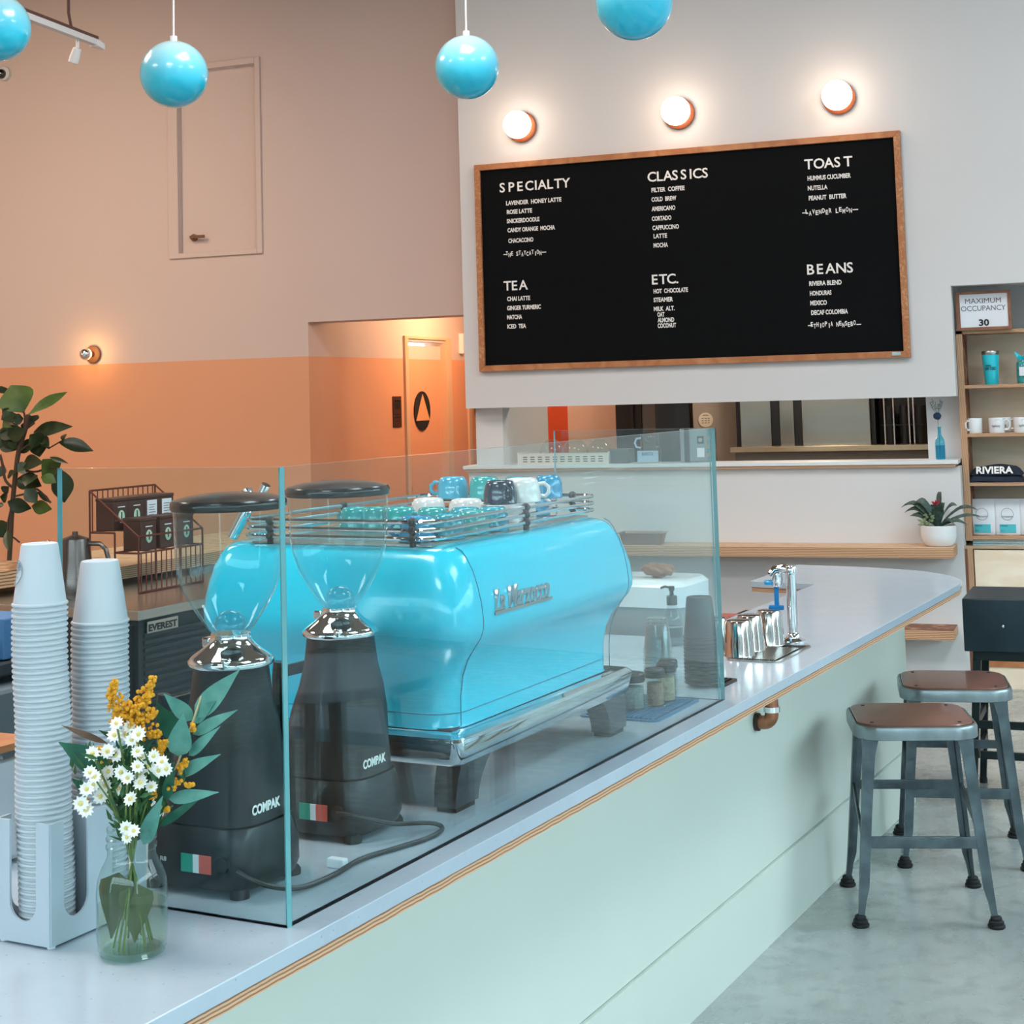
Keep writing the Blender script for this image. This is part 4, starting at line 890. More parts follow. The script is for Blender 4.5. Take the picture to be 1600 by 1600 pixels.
def wmug(lab,loc,rz,first=None):
    if first: return dup(first,loc,rz,lab)
    t=thing('white_mug',lab,'mug',loc,rz,'white mugs on the shelf')
    MB().lathe([(.001,.004),(.038,.004),(.041,.001),(.043,.006),(.0445,.084),(.0435,.086),(.042,.084),(.040,.01),(.001,.008)],32,cap=False).build('mug_body',m_ceramic,t,True)
    MB().tube([(.042,0,.07),(.06,0,.074),(.072,0,.06),(.072,0,.036),(.06,0,.02),(.042,0,.02)],.0055,8).build('handle',m_ceramic,t,True)
    q=MB(); 
    def P(x,z): a=-PI/2+x/.044; return Vector((.0447*math.cos(a),.0447*math.sin(a),z))
    pts=[P(-.022+.044*i/30,.040+.006*math.sin(i*1.5)*(1 if i%7 else 1.8)) for i in range(31)]; q.tube(pts,.0008,5); q.tube([P(.012-.02*math.cos(a),.066+.010*math.sin(a)) for a in [PI*i/10 for i in range(11)]],.0005,4)
    q.build('script_print',mat('grey_script','#6f6f70',.6),t,True); return t
mg=wmug('white printed mug at the left end of the mug shelf board',((-0.724,9.53,1.4044)[0],9.53,SZ[2]),-2.2)
wmug('white printed mug with its handle to the right, second on the shelf',((-0.601,9.52,1.4025)[0],9.52,SZ[2]),-.05,mg)
wmug('white mug standing behind the others, only its handle showing',((-0.5637,9.66,1.4047)[0]-.01,9.64,SZ[2]),-.05,mg)
wmug('white printed mug cut by the right edge of the picture',((-0.4661,9.52,1.4001)[0],9.52,SZ[2]),.2,mg)
sh=thing('folded_shirt','folded navy shirt with white lettering on the third shelf board','shirt',((-0.6239,9.55,1.127)[0],9.57,SZ[3]))
m_navy=mat('navy_cotton','#1b2638',.85,var=.25,vscale=30,bump=.3,bscale=80)
def cloth(q,x0,x1,y0,y1,z0,h,seed,nx=16,ny=6):
    rr=random.Random(seed); R=[]
    g=[[None]*(ny+1) for _ in range(nx+1)]
    for i in range(nx+1):
        for k in range(ny+1):
            u=i/nx; v=k/ny; e=min(u,1-u,v,1-v); z=z0+h*(min(1,e*9+.0)**.5)+.004*math.sin(u*9+seed)+.006*math.sin(u*4+v*3+seed)
            g[i][k]=q.b.verts.new((x0+(x1-x0)*u+.003*math.sin(v*7),y0+(y1-y0)*v+.003*math.sin(u*12),max(z,z0)))
    for i in range(nx):
        for k in range(ny): q._f((g[i][k],g[i+1][k],g[i+1][k+1],g[i][k+1]))
    b=[q.b.verts.new((x,y,z0)) for x,y in ((x0,y0),(x1,y0),(x1,y1),(x0,y1))]; q._f(b)
    for ed,(a,c) in (([g[i][0] for i in range(nx+1)],(b[0],b[1])),([g[i][ny] for i in range(nx+1)],(b[3],b[2])),([g[0][k] for k in range(ny+1)],(b[0],b[3])),([g[nx][k] for k in range(ny+1)],(b[1],b[2]))):
        q._f([a]+ed+[c])
q=MB(); cloth(q,-.145,.155,-.09,.10,0,.045,1); q.build('lower_fold',m_navy,sh,True)
q=MB(); cloth(q,-.140,.150,-.075,.10,.040,.045,3); q.build('upper_fold',m_navy,sh,True)
text('RIVIERA',.06,m_letter,sh,(-.10,-.082,.050),(1.0,0,.02),'lettering',width=.20,depth=.002,bold=.002)
def bag(lab,x,first=None):
    if first: return dup(first,(x,9.60,SZ[4]),0,lab)
    t=thing('coffee_bag',lab,'bag',(x,9.60,SZ[4]),0,'white coffee bags on the lowest shelf board')
    q=MB(); R=[]
    for z,a,b,o in ((0,.068,.035,0),(.02,.070,.038,0),(.10,.071,.034,0),(.16,.071,.022,.002),(.192,.070,.006,.008),(.198,.070,.003,.008)):
        R.append([Vector((x1,y1+o,z)) for x1,y1 in rrect(-a,a,-b,b,min(b*.6,.012),3)])
    q.rings(R); q.build('bag_body',mat('white_foil_bag','#dfe4ea',.4,bump=.2,bscale=25),t,smooth=40)
    q=MB(); q.b2(-.044,.044,-.0405,-.036,.012,.058); q.build('label_panel',mat('aqua_label','#4fc3cf',.5),t)
    text('RIVIERA BLEND',.010,m_ink,t,(-.040,-.041,.046),RX,'lettering',width=.04,depth=.0003); text('250 G',.007,m_ink,t,(-.040,-.041,.020),RX,'lettering',width=.02,depth=.0003)
    q=MB(); R=.033; yy=-.0385; cz=.115
    q.tube([Vector((R*math.cos(a),yy+.006*(R*math.sin(a)>0)*0,cz+R*math.sin(a))) for a in [2*PI*i/30 for i in range(30)]],.0009,5,closed=True)
    for k in range(5): x0=-.024+.012*k; q.tube([Vector((x0+.005*math.cos(a),yy,cz-.018+.007*math.sin(a))) for a in [PI*i/8 for i in range(9)]],.0009,5)
    q.build('emblem',m_ink,t,True); return t
b0=bag('white coffee bag with an aqua label, at the left end of the shelf board',(-0.7098,9.565,0.8302)[0])
bag('white coffee bag with an aqua label, second from the left',(-0.5721,9.565,0.8307)[0],b0)
bag('white coffee bag cut by the right edge of the picture',(-0.4359,9.565,0.8312)[0],b0)
# ---------------------------------------------------------------- blue bottle in the niche, bowl plant, foil pan
m_bb=glass('blue_bottle_glass','#9be2f0',1.5)
bt=thing('blue_bottle','small light blue glass bottle at the right end of the hatch ledge','bottle',((-0.9102,9.44,1.2623)[0],9.44,1.2595))
MB().lathe([(.024,0),(.0275,.004),(.0275,.09),(.024,.112),(.012,.135),(.0095,.15),(.0095,.175),(.011,.177),(.011,.184)],28,cap=False).build('bottle_glass',m_bb,bt,True)
MB().lathe([(.001,.003),(.024,.003),(.0255,.08),(.001,.08)],24,cap=False).build('water',m_bb,bt,True)
ds=thing('dried_sprig','dried grey sprig with a navy pompom flower in the blue bottle','dried flower',((-0.9102,9.44,1.2623)[0],9.44,1.2595))
m_sprig=mat('grey_sprig','#6d777b',.8)
MB().tube([(0,0,.02),(-.004,0,.15),(-.006,0,.235)],.0014,6).build('stem',m_sprig,ds,True)
q=MB(); rr=random.Random(5)
q.ball(-.008,0,.245,.0205,20,12)
for i in range(90):
    a=rr.uniform(0,6.28); z=rr.uniform(-1,1); c=math.sqrt(1-z*z); bmesh.ops.create_icosphere(q.b,subdivisions=1,radius=.0028,matrix=Matrix.Translation((-.008+.0205*c*math.cos(a),.0205*c*math.sin(a),.245+.0205*z)))
q.build('pompom',mat('navy_pompom','#1a3350',.9),ds)
q=MB()
for i in range(9):
    x=rr.uniform(-.04,.035); top=Vector((x-.006,rr.uniform(-.01,.01),rr.uniform(.30,.345))); b_=Vector((-.006,0,.25)); q.tube([b_,b_.lerp(top,.5)+Vector((x*.1,0,0)),top],.0009,5)
    for k in range(5):
        c=b_.lerp(top,.45+.12*k); d=Vector((rr.uniform(-.014,.014),0,rr.uniform(.004,.014))); leafmesh(q,c,c+d,.005,n=3)
q.build('sprig',m_sprig,ds)
PB=((-0.92,9.23,0.7965)[0],9.225,.795)
pb=thing('plant_bowl','rounded white ceramic bowl at the right end of the upper plywood shelf','bowl',PB)
MB().lathe([(.055,0),(.075,.003),(.092,.025),(.098,.06),(.098,.112),(.095,.114),(.091,.112),(.090,.10),(.001,.10)],44,cap=False).build('bowl_body',m_ceramic,pb,True)
MB().lathe([(.001,.104),(.07,.103),(.0905,.100)],24,cap=False).build('soil',mat('bark_soil','#5b4438',.9,var=.5,vscale=90,bump=.8,bscale=120),pb,True)
br=thing('bromeliad','bromeliad with strap leaves and a small red flower, planted in the white bowl','plant',(PB[0],PB[1],PB[2]+.10))
m_strap=leafmat('strap_leaf','#2b3f38','#4d6256',.4,.15); m_varieg=leafmat('variegated_leaf','#9fae83','#5a7248',.5,.3,90); m_redf=mat('red_bract','#a3243a',.5)
def strap(parent,a,L,H,w,m,droop=.5):
    q=MB(); d=Vector((math.cos(a),math.sin(a)*.5,0)); n=9; s_=Vector((-math.sin(a),math.cos(a),0)); rows=[]
    if abs(s_.y)>.8: s_=Vector((0.25,.5,.8)).normalized()
    for i in range(n+1):
        u=i/n; c=d*L*u+Vector((0,0,H*(1-(1-u*1.0)**2)*(1)-droop*H*max(0,u-.6)**1.3*2)); ww=w*.5*(math.sin(PI*(u*.85+.12)))*(1 if u<1 else .1)+.0006
        rows.append([q.b.verts.new(c+s_*ww*k+Vector((0,0,abs(k)*ww*.3))) for k in (-1,0,1)])
    for r0,r1 in zip(rows,rows[1:]):
        for k in range(2): q._f((r0[k],r0[k+1],r1[k+1],r1[k]))
    return q.build('leaf',m,parent,True)
for a,L,H,w,dr in ((180,.20,.155,.022,.5),(172,.185,.12,.022,.55),(188,.13,.165,.03,.4),(165,.16,.075,.026,.3),(0,.215,.13,.018,.45),(8,.23,.075,.016,.35),(-6,.16,.045,.016,1.2),(75,.06,.20,.020,.05),(20,.11,.135,.024,.2),(60,.07,.14,.026,.1),(120,.07,.13,.028,.1),(150,.10,.12,.026,.2),(-90,.05,.12,.028,.1),(-60,.06,.1,.028,.1),(-120,.05,.11,.028,.1),(-20,.10,.05,.014,1.5)):
    strap(br,math.radians(a),L,H,w*1.5,m_strap,dr)
q=MB(); rr=random.Random(8)
for i in range(12):
    a=i*2.4; leafmesh(q,Vector((-.010,0,.125)),Vector((-.010+.024*math.cos(a),.012*math.sin(a),.137+.016*(i%3)/2)),.012,n=4)
q.build('red_flower',m_redf,br,True)
q=MB()
for i in range(26):
    c=Vector((rr.uniform(-.085,-.03),rr.uniform(-.05,.02),rr.uniform(.01,.075))); a=rr.uniform(0,6.28); leafmesh(q,c,c+Vector((math.cos(a)*.028,math.sin(a)*.015,rr.uniform(-.005,.018))),.017,n=4)
o=q.build('variegated_foliage',m_varieg,br,True); o['kind']='stuff'
fp=thing('foil_loaf_pan','foil loaf pan on the upper plywood shelf behind the glass screen','pan',((-2.6115,9.2,0.7961)[0],9.20,.795))
q=MB(); a,b_=.115,.05
q.rings([ringz(rrect(-a,a,-b_,b_,.012),0),ringz(rrect(-a-.016,a+.016,-b_-.014,b_+.014,.016),.066),ringz(rrect(-a-.026,a+.026,-b_-.024,b_+.024,.02),.068),ringz(rrect(-a-.026,a+.026,-b_-.024,b_+.024,.02),.071),ringz(rrect(-a-.014,a+.014,-b_-.012,b_+.012,.016),.069),ringz(rrect(-a+.003,a-.003,-b_+.003,b_-.003,.01),.004)])
q.build('pan_body',mat('crinkled_foil','#a88a7c',.35,.7,bump=.6,bscale=90),fp,smooth=25)
# ---------------------------------------------------------------- things by the far end of the screen
def shaker(lab,p,v,r,h,cont,lidh=.022,cat='jar'):
    t=thing('shaker_jar',lab,cat,C(p,v,HC+.0075),RA,'lidded spice jars on the blue mat')
    MB().lathe([(r,0),(r+.002,.003),(r,h-lidh),(r-.003,h-lidh+.002)],24,cap=True).build('glass_body',m_jar,t,True)
    if cont: MB().lathe([(r-.003,.004),(r-.002,.006),(r-.003,h*.62),(.001,h*.64)],20).build('contents',mat('spice_'+cont[1:],cont,.8,var=.4,vscale=140),t,True)
    MB().lathe([(r+.002,h-lidh),(r+.0035,h-lidh+.003),(r+.003,h-.004),(r-.001,h),(.001,h)],24).build('lid',m_black,t,True)
shaker('wide low jar with a slanted black lid, nearest on the blue mat',-1.616,3.672,.027,.088,'#8f9a98')
shaker('shaker jar of brown spice, second on the blue mat',-1.580,3.725,.0225,.092,'#a8785c')
shaker('shaker jar of pale oat flakes in the middle of the blue mat',-1.578,3.795,.0225,.094,'#cdb593')
shaker('shaker jar at the far end of the blue mat',-1.592,3.842,.0215,.094,'#8d7d77')
bc=thing('black_cup','black paper cup','cup',C(-1.580,4.045,HC+.009),RA,'black cups stacked upside down')
MB().lathe([(.0445,.0005),(.0465,.002),(.0462,.006),(.0435,.008),(.034,.105),(.032,.108),(.030,.105),(.001,.104)],32,cap=False).build('cup_body',mat('black_paper','#15181a',.35),bc,True)
bc['label']='black cup nested in the black stack at the far end of the screen'
for i in range(1,13): dup(bc,C(-1.580,4.045,HC+.009+.0098*i),RA,'black cup topping the stack at the far end of the screen' if i==12 else None)
m_clear=glass('clear_plastic','#f1f4f4',1.5,.05)
cc_=thing('clear_cup','clear plastic cup nested in the small stack left of the black cups','cup',C(-1.735,4.12,HC),RA,'clear cups stacked upside down')
MB().lathe([(.040,.0005),(.042,.002),(.0415,.005),(.039,.006),(.029,.085),(.027,.087),(.001,.087)],28,cap=False).build('cup_body',m_clear,cc_,True)
for i in range(1,9): dup(cc_,C(-1.735,4.12,HC+.0095*i),RA)
SB=(-1.9099,4.66,1.0385)
so=thing('soap_bottle','clear soap bottle with a black pump behind the screen','bottle',C(SB[0],4.66,HC),RA)
hh=SB[2]-HC
MB().lathe([(.001,.001),(.030,.001),(.033,.006),(.033,hh-.05),(.028,hh-.03),(.014,hh-.004),(.013,hh)],28,cap=False).build('bottle_body',m_clear,so,True)
MB().lathe([(.001,.004),(.030,.004),(.0305,hh*.45),(.001,hh*.45)],24,cap=False).build('soap',glass('soap_liquid','#cfd8da',1.33),so,True)
MB().lathe([(.0165,hh-.002),(.0165,hh+.024),(.015,hh+.026),(.007,hh+.027),(.006,hh+.040),(.009,hh+.042),(.0095,hh+.055),(.001,hh+.056)],20).build('pump',m_black,so,True)
MB().tube([(0,0,hh+.050),(-.022,0,hh+.053),(-.036,0,hh+.048)],.0038,8).build('nozzle',m_black,so,True)
WB=(-2.049,4.98,1.0784)
wb=thing('white_bin','white rounded bin with a curved lid behind the soap bottle','bin',C(-2.125,4.99,0),RA)
q=MB(); q.rings([ringz(rrect(-.15,.15,-.13,.13,.05),0),ringz(rrect(-.165,.165,-.145,.145,.06),WB[2]-.08)]); q.build('bin_body',mat('bin_grey','#8f9494',.4,.2),wb,smooth=40)
q=MB(); q.rings([ringz(rrect(-.172,.172,-.152,.152,.06),WB[2]-.08),ringz(rrect(-.172,.172,-.152,.152,.06),WB[2]-.015),ringz(rrect(-.155,.155,-.135,.135,.05),WB[2])]); q.build('lid',m_ceramic,wb,smooth=40)
nk=MB(); rr=random.Random(2)
bmesh.ops.create_icosphere(nk.b,subdivisions=3,radius=.035)
for v in nk.b.verts: v.co*=1+.35*math.sin(v.co.x*160+v.co.z*120)*math.sin(v.co.y*150+1); v.co.z=v.co.z*.6+.02; v.co.x*=1.5
o=nk.build('crumpled_napkin',mat('kraft_paper','#8a5f45',.9),loc=C(-2.09,4.985,WB[2]+.004),rz=RA); tag(o,'crumpled brown napkin lying on the white bin','napkin')
# ---------------------------------------------------------------- ledge and kitchen things
LZ=1.2597
def bxt(name,lab,cat,a,b,z0,z1,Y,dep,m,bev=.003):
    t=thing(name,lab,cat,((a+b)/2,Y,z0)); MB().b2(-(b-a)/2,(b-a)/2,0,dep,0,z1-z0).build('body',m,t,bev=bev); return t
dr=thing('slotted_tray','white slotted metal tray on the hatch ledge under the glass bowls','tray',((-3.1637,9.4,1.2802)[0],9.40,LZ))
W2=(-2.872,9.4,1.2767)[0]-(-3.4615,9.4,1.2837)[0]; q=MB(); H2=.062
m_enw=mat('cream_metal','#d9d4cc',.4)
q.b2(-W2/2,W2/2,0,.004,0,H2); q.b2(-W2/2,W2/2,.196,.2,0,H2); q.b2(-W2/2,-W2/2+.004,.004,.196,0,H2*1.2); q.b2(W2/2-.004,W2/2,.004,.196,0,H2*1.2); q.b2(-W2/2,W2/2,.004,.196,0,.004); q.build('tray_body',m_enw,dr)
q=MB()
for i in range(11):
    for k in range(3): x=-W2/2+.05+(W2-.1)*i/10; q.b2(x-.014,x+.014,-.001,.0006,.014+.014*k,.019+.014*k)
o=q.build('slots',m_ink,dr)
for i,(x,r) in enumerate(((862,.075),(900,.08),(938,.075))):
    t=thing('glass_bowl','upside down clear glass bowl, %s on the slotted tray'%('left','middle','right')[i] ,'bowl',((-3.2662,9.5,1.3559)[0]+[0,.15,.30][i]*1.02,9.50,LZ+.064),0,'glass bowls on the slotted tray')
    MB().lathe([(r,0),(r+.002,.004),(r,.02),(r*.8,.055),(r*.5,.078),(r*.3,.084),(.001,.084)],32,cap=False).build('bowl_body',m_jar,t,True)
bxt('grey_crate','dark grey crate on the hatch ledge right of the slotted tray','crate',(-2.878,9.46,1.2739)[0],(-2.7478,9.46,1.2723)[0],LZ,LZ+.085,9.44,.12,mat('grey_crate','#555b5c',.5))
jt=thing('measuring_jug','clear jug with a pale blue label and round handle on the ledge','jug',((-2.6213,9.44,1.2718)[0],9.46,LZ))
MB().lathe([(.06,0),(.065,.005),(.07,.09),(.055,.10),(.055,.17),(.058,.175)],28,cap=False).build('jug_body',m_clear,jt,True)
MB().tube([(-.055,0,.15),(-.085,0,.145),(-.095,0,.12),(-.085,0,.095),(-.06,0,.09)],.006,8).build('handle',mat('pale_blue_plastic','#a9cfe4',.3),jt,True)
MB().b2(-.06,.07,-.0755,-.071,.008,.075).build('label_panel',mat('pale_blue_label','#a9c4dc',.5),jt); text('BARISTA',.03,m_ink,jt,(-.03,-.077,.045),RX,'lettering',width=.07,depth=.0003)
bw_=thing('coffee_brewer','tall steel coffee brewer on the ledge seen through the end of the screen','brewer',((-2.3421,9.45,1.268)[0],9.45,LZ))
MB().b2(-.09,.10,0,.16,0,.20).build('housing',mat('brewer_steel','#9aa3a5',.25,.9),bw_,bev=.006); MB().b2(-.062,-.03,-.003,0,.0,.20).build('dark_strip',m_black,bw_)
MB().b2(.018,.058,-.004,0,.11,.155).build('display',m_ink,bw_); MB().b2(.016,.060,-.006,0,.03,.085).build('control_plate',m_sign,bw_); MB().lathe([(.012,0),(.012,.012)],16,(.038,0,.132),M=Matrix.Rotation(PI/2,3,'X')).build('dial',m_steel,bw_,True)
for i in range(3): MB().b2(.074,.098,-.003,0,.03+.05*i,.055+.05*i).build('button',mat('amber_button_%d'%i,'#a48a6a',.4),bw_)
struct(MB().b2((-4.3567,12.6,1.3494)[0]-.3,(-4.1837,12.6,1.3464)[0],12.6,12.7,0,2.45).build('wall_kitchen_orange',m_orange))
struct(MB().b2((-3.9512,11.9,1.3661)[0],(-3.5621,11.9,1.3593)[0],11.9,12.1,0,2.45).build('wall_kitchen_pink',mat('kitchen_pink','#c0a596',.7)))
struct(MB().b2((-2.7782,11.2,1.3693)[0],(-0.947,11.2,1.3373)[0],11.2,11.3,0,2.45).build('wall_kitchen_tile',mat('kitchen_taupe','#a3968a',.55)))
K=11.7
def kbox(name,lab,cat,x0,x1,y0,y1,Y,m,dep=.3):
    a=Y_(x0,y1,Y); b=Y_(x1,y0,Y); t=thing(name,lab,cat,((a[0]+b[0])/2,Y,a[2])); MB().b2(-(b[0]-a[0])/2,(b[0]-a[0])/2,0,dep,0,b[2]-a[2]).build('body',m,t,bev=.004); return t,b[0]-a[0],b[2]-a[2]
# (positions along the kitchen wall)
KX_=[(-3.5022,11.7,1.365)[0],(-3.3015,11.7,1.3615)[0],(-3.1674,11.7,1.3591)[0],(-2.9022,11.7,1.3545)[0]]
t=bxt('dark_oven','dark oven front seen through the hatch, left of the pale grey panel','oven',KX_[0],KX_[1],0,1.9,11.7,.5,mat('oven_black','#23211f',.3,.3)); MB().b2(.03,.045,-.03,-.012,1.4,1.8).build('handle',m_black,t)
bxt('steel_cabinet','narrow grey steel cabinet between the two black appliances in the kitchen','cabinet',KX_[1],KX_[2],0,1.9,11.72,.4,mat('galvanised','#77726c',.4,.4))
t=bxt('black_brewer','black boxy appliance with a small logo in the kitchen','appliance',KX_[2],KX_[3],0,1.9,11.6,.5,mat('appliance_black','#0d0e0f',.18,coat=.6)); text('ICE',.03,m_steel,t,(-.03,-.002,1.69),RX,'lettering',width=.07,depth=.0005)
st=thing('round_notice','round cream notice stuck on the taupe kitchen wall','sign',((-2.6855,11.2,1.4763)[0],11.196,(-2.6855,11.2,1.4763)[2]))
MB().lathe([(.052,0),(.052,.004)],32,M=Matrix.Rotation(PI/2,3,'X')).build('disc',mat('cream_card','#e4d5bb',.6),st)
q=MB(); q.b2(-.02,.02,-.0055,-.004,.030,.035)
for k in range(3):
    for s_ in (-1,0,1): q.b2(s_*.022-.007,s_*.022+.007,-.0055,-.004,.008-.016*k,.013-.016*k)
q.build('print',m_gink,st)
FY=10.9
fx=[(-2.4194,10.9,1.2857)[0],(-2.3838,10.9,1.2852)[0],(-2.1719,10.9,1.282)[0],(-2.1106,10.9,1.2811)[0],(-2.0148,10.9,1.2797)[0],(-1.9585,10.9,1.2789)[0],(-1.5025,10.9,1.2722)[0],(-1.1702,10.9,1.2673)[0]]
zb=(-1.7555,10.9,1.2973)[2]; zb2=(-1.7574,10.9,1.2546)[2]
rf=thing('steel_refrigerator','wide stainless steel refrigerator with mirror-like doors in the kitchen','refrigerator',(fx[0],FY+.05,0))
m_ref=mat('polished_fridge_steel','#aaa298',.22,1,bump=.15,bscale=3)
MB().b2(0,fx[6]-fx[0]+.03,.03,.24,.0,2.05).build('cabinet',m_black,rf)
for a,b_ in ((1,2),(3,4),(5,6)): MB().b2(fx[a]-fx[0],fx[b_]-fx[0],0,.03,zb-.02,2.02).build('door',m_ref,rf,bev=.004)
sk=thing('steel_prep_counter','steel topped prep counter running below the refrigerator doors','counter',(fx[0],FY-.15,0))
MB().b2(0,fx[7]-fx[0]+.1,0,.19,zb2+.005,zb-.001).build('steel_edge',mat('brassy_steel','#c9b89c',.22,.9,var=.25,vscale=2),sk,bev=.003); MB().b2(.03,fx[7]-fx[0]+.1,.02,.18,0,zb2+.005).build('base',mat('grey_base','#6f6b66',.6),sk)
wr=thing('wire_rack','black storage rack with chrome posts at the right end of the kitchen','rack',(fx[6]+.04,FY+.02,0))
MB().b2(0,fx[7]-fx[6]+.05,.18,.2,.0,2.0).build('back_sheet',m_blackmatt,wr)
for x in (.055,.115,.215,.245): MB().cyl(x,.03,zb,2.0,.006,seg=10).build('post',m_chrome,wr,True)
for z in (1.42,1.60): MB().tube([(0.03,.03,z),(.30,.03,z)],.004,6).build('wire_shelf',m_black,wr,True)
for i,x in enumerate((.085,.18,.28)): MB().cyl(x,.1,zb,zb+.25,.035,seg=16).build('container',m_black,wr,True)
point('kitchen_lamp',(-1.9,10.4,2.3),34,(1,.86,.7),.15)
# ---------------------------------------------------------------- back bar on the left
zt=.90
FR=(-4.2283,4.8862,0.9)
fg=thing('undercounter_fridge','dark ribbed undercounter fridge with a steel top and name badge, left behind the cups','fridge',C(FR[0],FR[1],0),RA)
MB().b2(-1.3,0,0,1.6,.862,.900).build('steel_top',m_steel,fg,bev=.004)
m_rib=mat('charcoal_fridge','#2c3439',.45,.2)
MB().b2(-1.28,-.03,.03,1.58,.08,.862).build('carcass',m_rib,fg)
for i in range(24):
    z=.12+.029*i; MB().b2(-.03,-.022,.06,1.55,z,z+.017).build('louvre',m_rib,fg,bev=.003)
for i in range(2):
    d=MB().b2(-1.27+.63*i,-.66+.61*i,.0,.03,.10,.84).build('door',mat('fridge_door_%d'%i,'#23292d',.35,.3),fg,bev=.006); MB().b2(-.70+.60*i if i==0 else -.60,-.68 if i==0 else -.58,-.03,0,.4,.75).build('handle',m_steel,d)
bz=MB(); bz.b2(-.022,-.018,.07,.255,.803,.848); bz.build('badge_plate',m_steel,fg)
text('EVEREST',.036,m_ink,fg,(-.0175,.078,.811),(PI/2,0,PI/2),'badge_lettering',width=.17,depth=.0005,bold=.0012)
# plywood slabs along the wall behind it
A1=(-4.9165,5.6118,0.98)
o=MB().b2(-.7,0,0,3.0,-.055,0).build('plywood_worktop',plyedge('worktop_ply',2,6,.055,'#cfa883','#8a5a3c'),loc=C(A1[0],A1[1]-.1,.98),rz=RA); tag(o,'thick plywood worktop slab behind the tin rack','worktop')
A2=(-5.1835,5.1578,1)
o=MB().b2(-.7,0,-.9,.35,-.07,0).build('plywood_worktop',plyedge('worktop_ply2',2,5,.07,'#d3ab80','#6d4a35'),loc=C(A2[0],A2[1],1.0),rz=RA); tag(o,'thick plywood worktop slab at the left edge, under the fig plant','worktop')
# kettle
KB=(-4.7954,5.147,0.9)
kt=thing('steel_kettle','brown grey steel kettle with a bent handle behind the paper cups','kettle',C(KB[0],KB[1],zt),RA)
m_ket=mat('smoky_steel','#6d5f5b',.22,.9)
MB().lathe([(.092,0),(.094,.01),(.082,.07),(.068,.16),(.060,.235),(.058,.245),(.03,.255),(.012,.262),(.012,.275),(.001,.277)],36,cap=True).build('kettle_body',m_ket,kt,True)
MB().tube([(.055,.02,.225),(.10,.04,.222),(.122,.05,.20),(.135,.055,.15),(.14,.06,.09)],.010,10).build('handle',m_ket,kt,True)
MB().tube([(-.06,0,.20),(-.11,-.02,.215),(-.13,-.03,.235)],[.016,.012,.009],10).build('spout',m_ket,kt,True)
# wire rack of tea tins
RB=(-4.815,5.5999,0.905)
RP=-4.78; 
RK0=(-4.88,5.3286,1.3322); RK1=(-4.88,5.7567,1.3329); RK2=(-4.66,5.4073,0.932)
m_wire=mat('rusty_wire','#6b2f20',.5,.4)
rk=thing('tin_rack','two-tier brown wire rack holding tea tins on the back counter','rack',C(-4.88,RK0[1],.90),RA)
Lr=RK1[1]-RK0[1]; zt2=RK0[2]-.90
zl1=(-4.7,5.1878,1.1527)[2]-.90; zl0=(-4.55,5.1549,1.0692)[2]-.90
q=MB(); wr_=.0045
for y in (0,Lr): q.tube([(0,y,0),(0,y,zt2)],wr_,6); q.tube([(0,y,zt2),(.27,y,zl0+.07)],wr_,6); q.tube([(.27,y,zl0+.07),(.27,y,0)],wr_,6); q.tube([(0,y,zl1),(.14,y,zl1)],wr_,6); q.tube([(.14,y,zl0),(.27,y,zl0)],wr_,6); q.tube([(.14,y,zl1),(.14,y,0)],wr_,6)
q.tube([(0,0,zt2),(0,Lr,zt2)],wr_,6); q.tube([(.27,0,zl0+.07),(.27,Lr,zl0+.07)],wr_,6); q.tube([(0,0,zl1),(0,Lr,zl1)],wr_,6); q.tube([(.14,0,zl1+.05),(.14,Lr,zl1+.05)],wr_,6); q.tube([(.14,0,zl0),(.14,Lr,zl0)],wr_,6); q.tube([(.27,0,zl0),(.27,Lr,zl0)],wr_,6)
q.tube([(.27,0,.004),(.27,Lr,.004)],wr_,6)
q.build('frame',m_wire,rk,True)
for i in range(13):
    y=Lr*(i+.5)/13; MB().tube([(.0,y,zl1),(0,y,zt2)],.003,5).build('wire',m_wire,rk,True); MB().tube([(.27,y,.004),(.27,y,zl0)],.003,5).build('wire',m_wire,rk,True)
for i in range(5): MB().tube([(0,Lr*i/4,zl1),(.14,Lr*i/4,zl1)],.003,5).build('wire',m_wire,rk,True); MB().tube([(.14,Lr*i/4,zl0),(.27,Lr*i/4,zl0)],.003,5).build('wire',m_wire,rk,True)
m_tin=mat('brown_tin','#4a2c25',.4,.2,var=.15,vscale=15); m_crest=mat('mint_crest','#b8d8c0',.6)
def tin(lab,x,y,z,white):
    t=thing('tea_tin',lab,'tin',C(-4.88,RK0[1],.90)+Vector((x*ca+y*sa,-x*sa+y*ca,z)),RA,'tea tins in the wire rack')
    MB().b2(-.05,.05,-.05,.05,0,.125).build('tin_body',m_tin,t,bev=.004); MB().b2(-.052,.052,-.052,.052,.125,.140).build('lid',m_tin,t,bev=.004)
    if white:
        MB().b2(.0505,.0525,-.032,.032,.012,.118).build('label_panel',m_sign,t)
        q=MB()
        for k in range(7): q.b2(.0526,.0532,-.022,.022-.006*(k%3),.03+.011*k,.033+.011*k)
        q.build('print',m_gink,t)
    else:
        MB().lathe([(.020,0),(.020,.0015)],18,(.0505,0,.06),M=Matrix.Diagonal((1,1,1.4)).to_3x3()@Matrix.Rotation(PI/2,3,'Y')).build('crest',m_crest,t); MB().b2(.0505,.052,-.022,.022,.1,.104).build('print',m_sign,t); MB().b2(.052,.0535,-.003,.003,.045,.08).build('crest_stripe',m_tin,t)
n4=(Lr-.03)/4
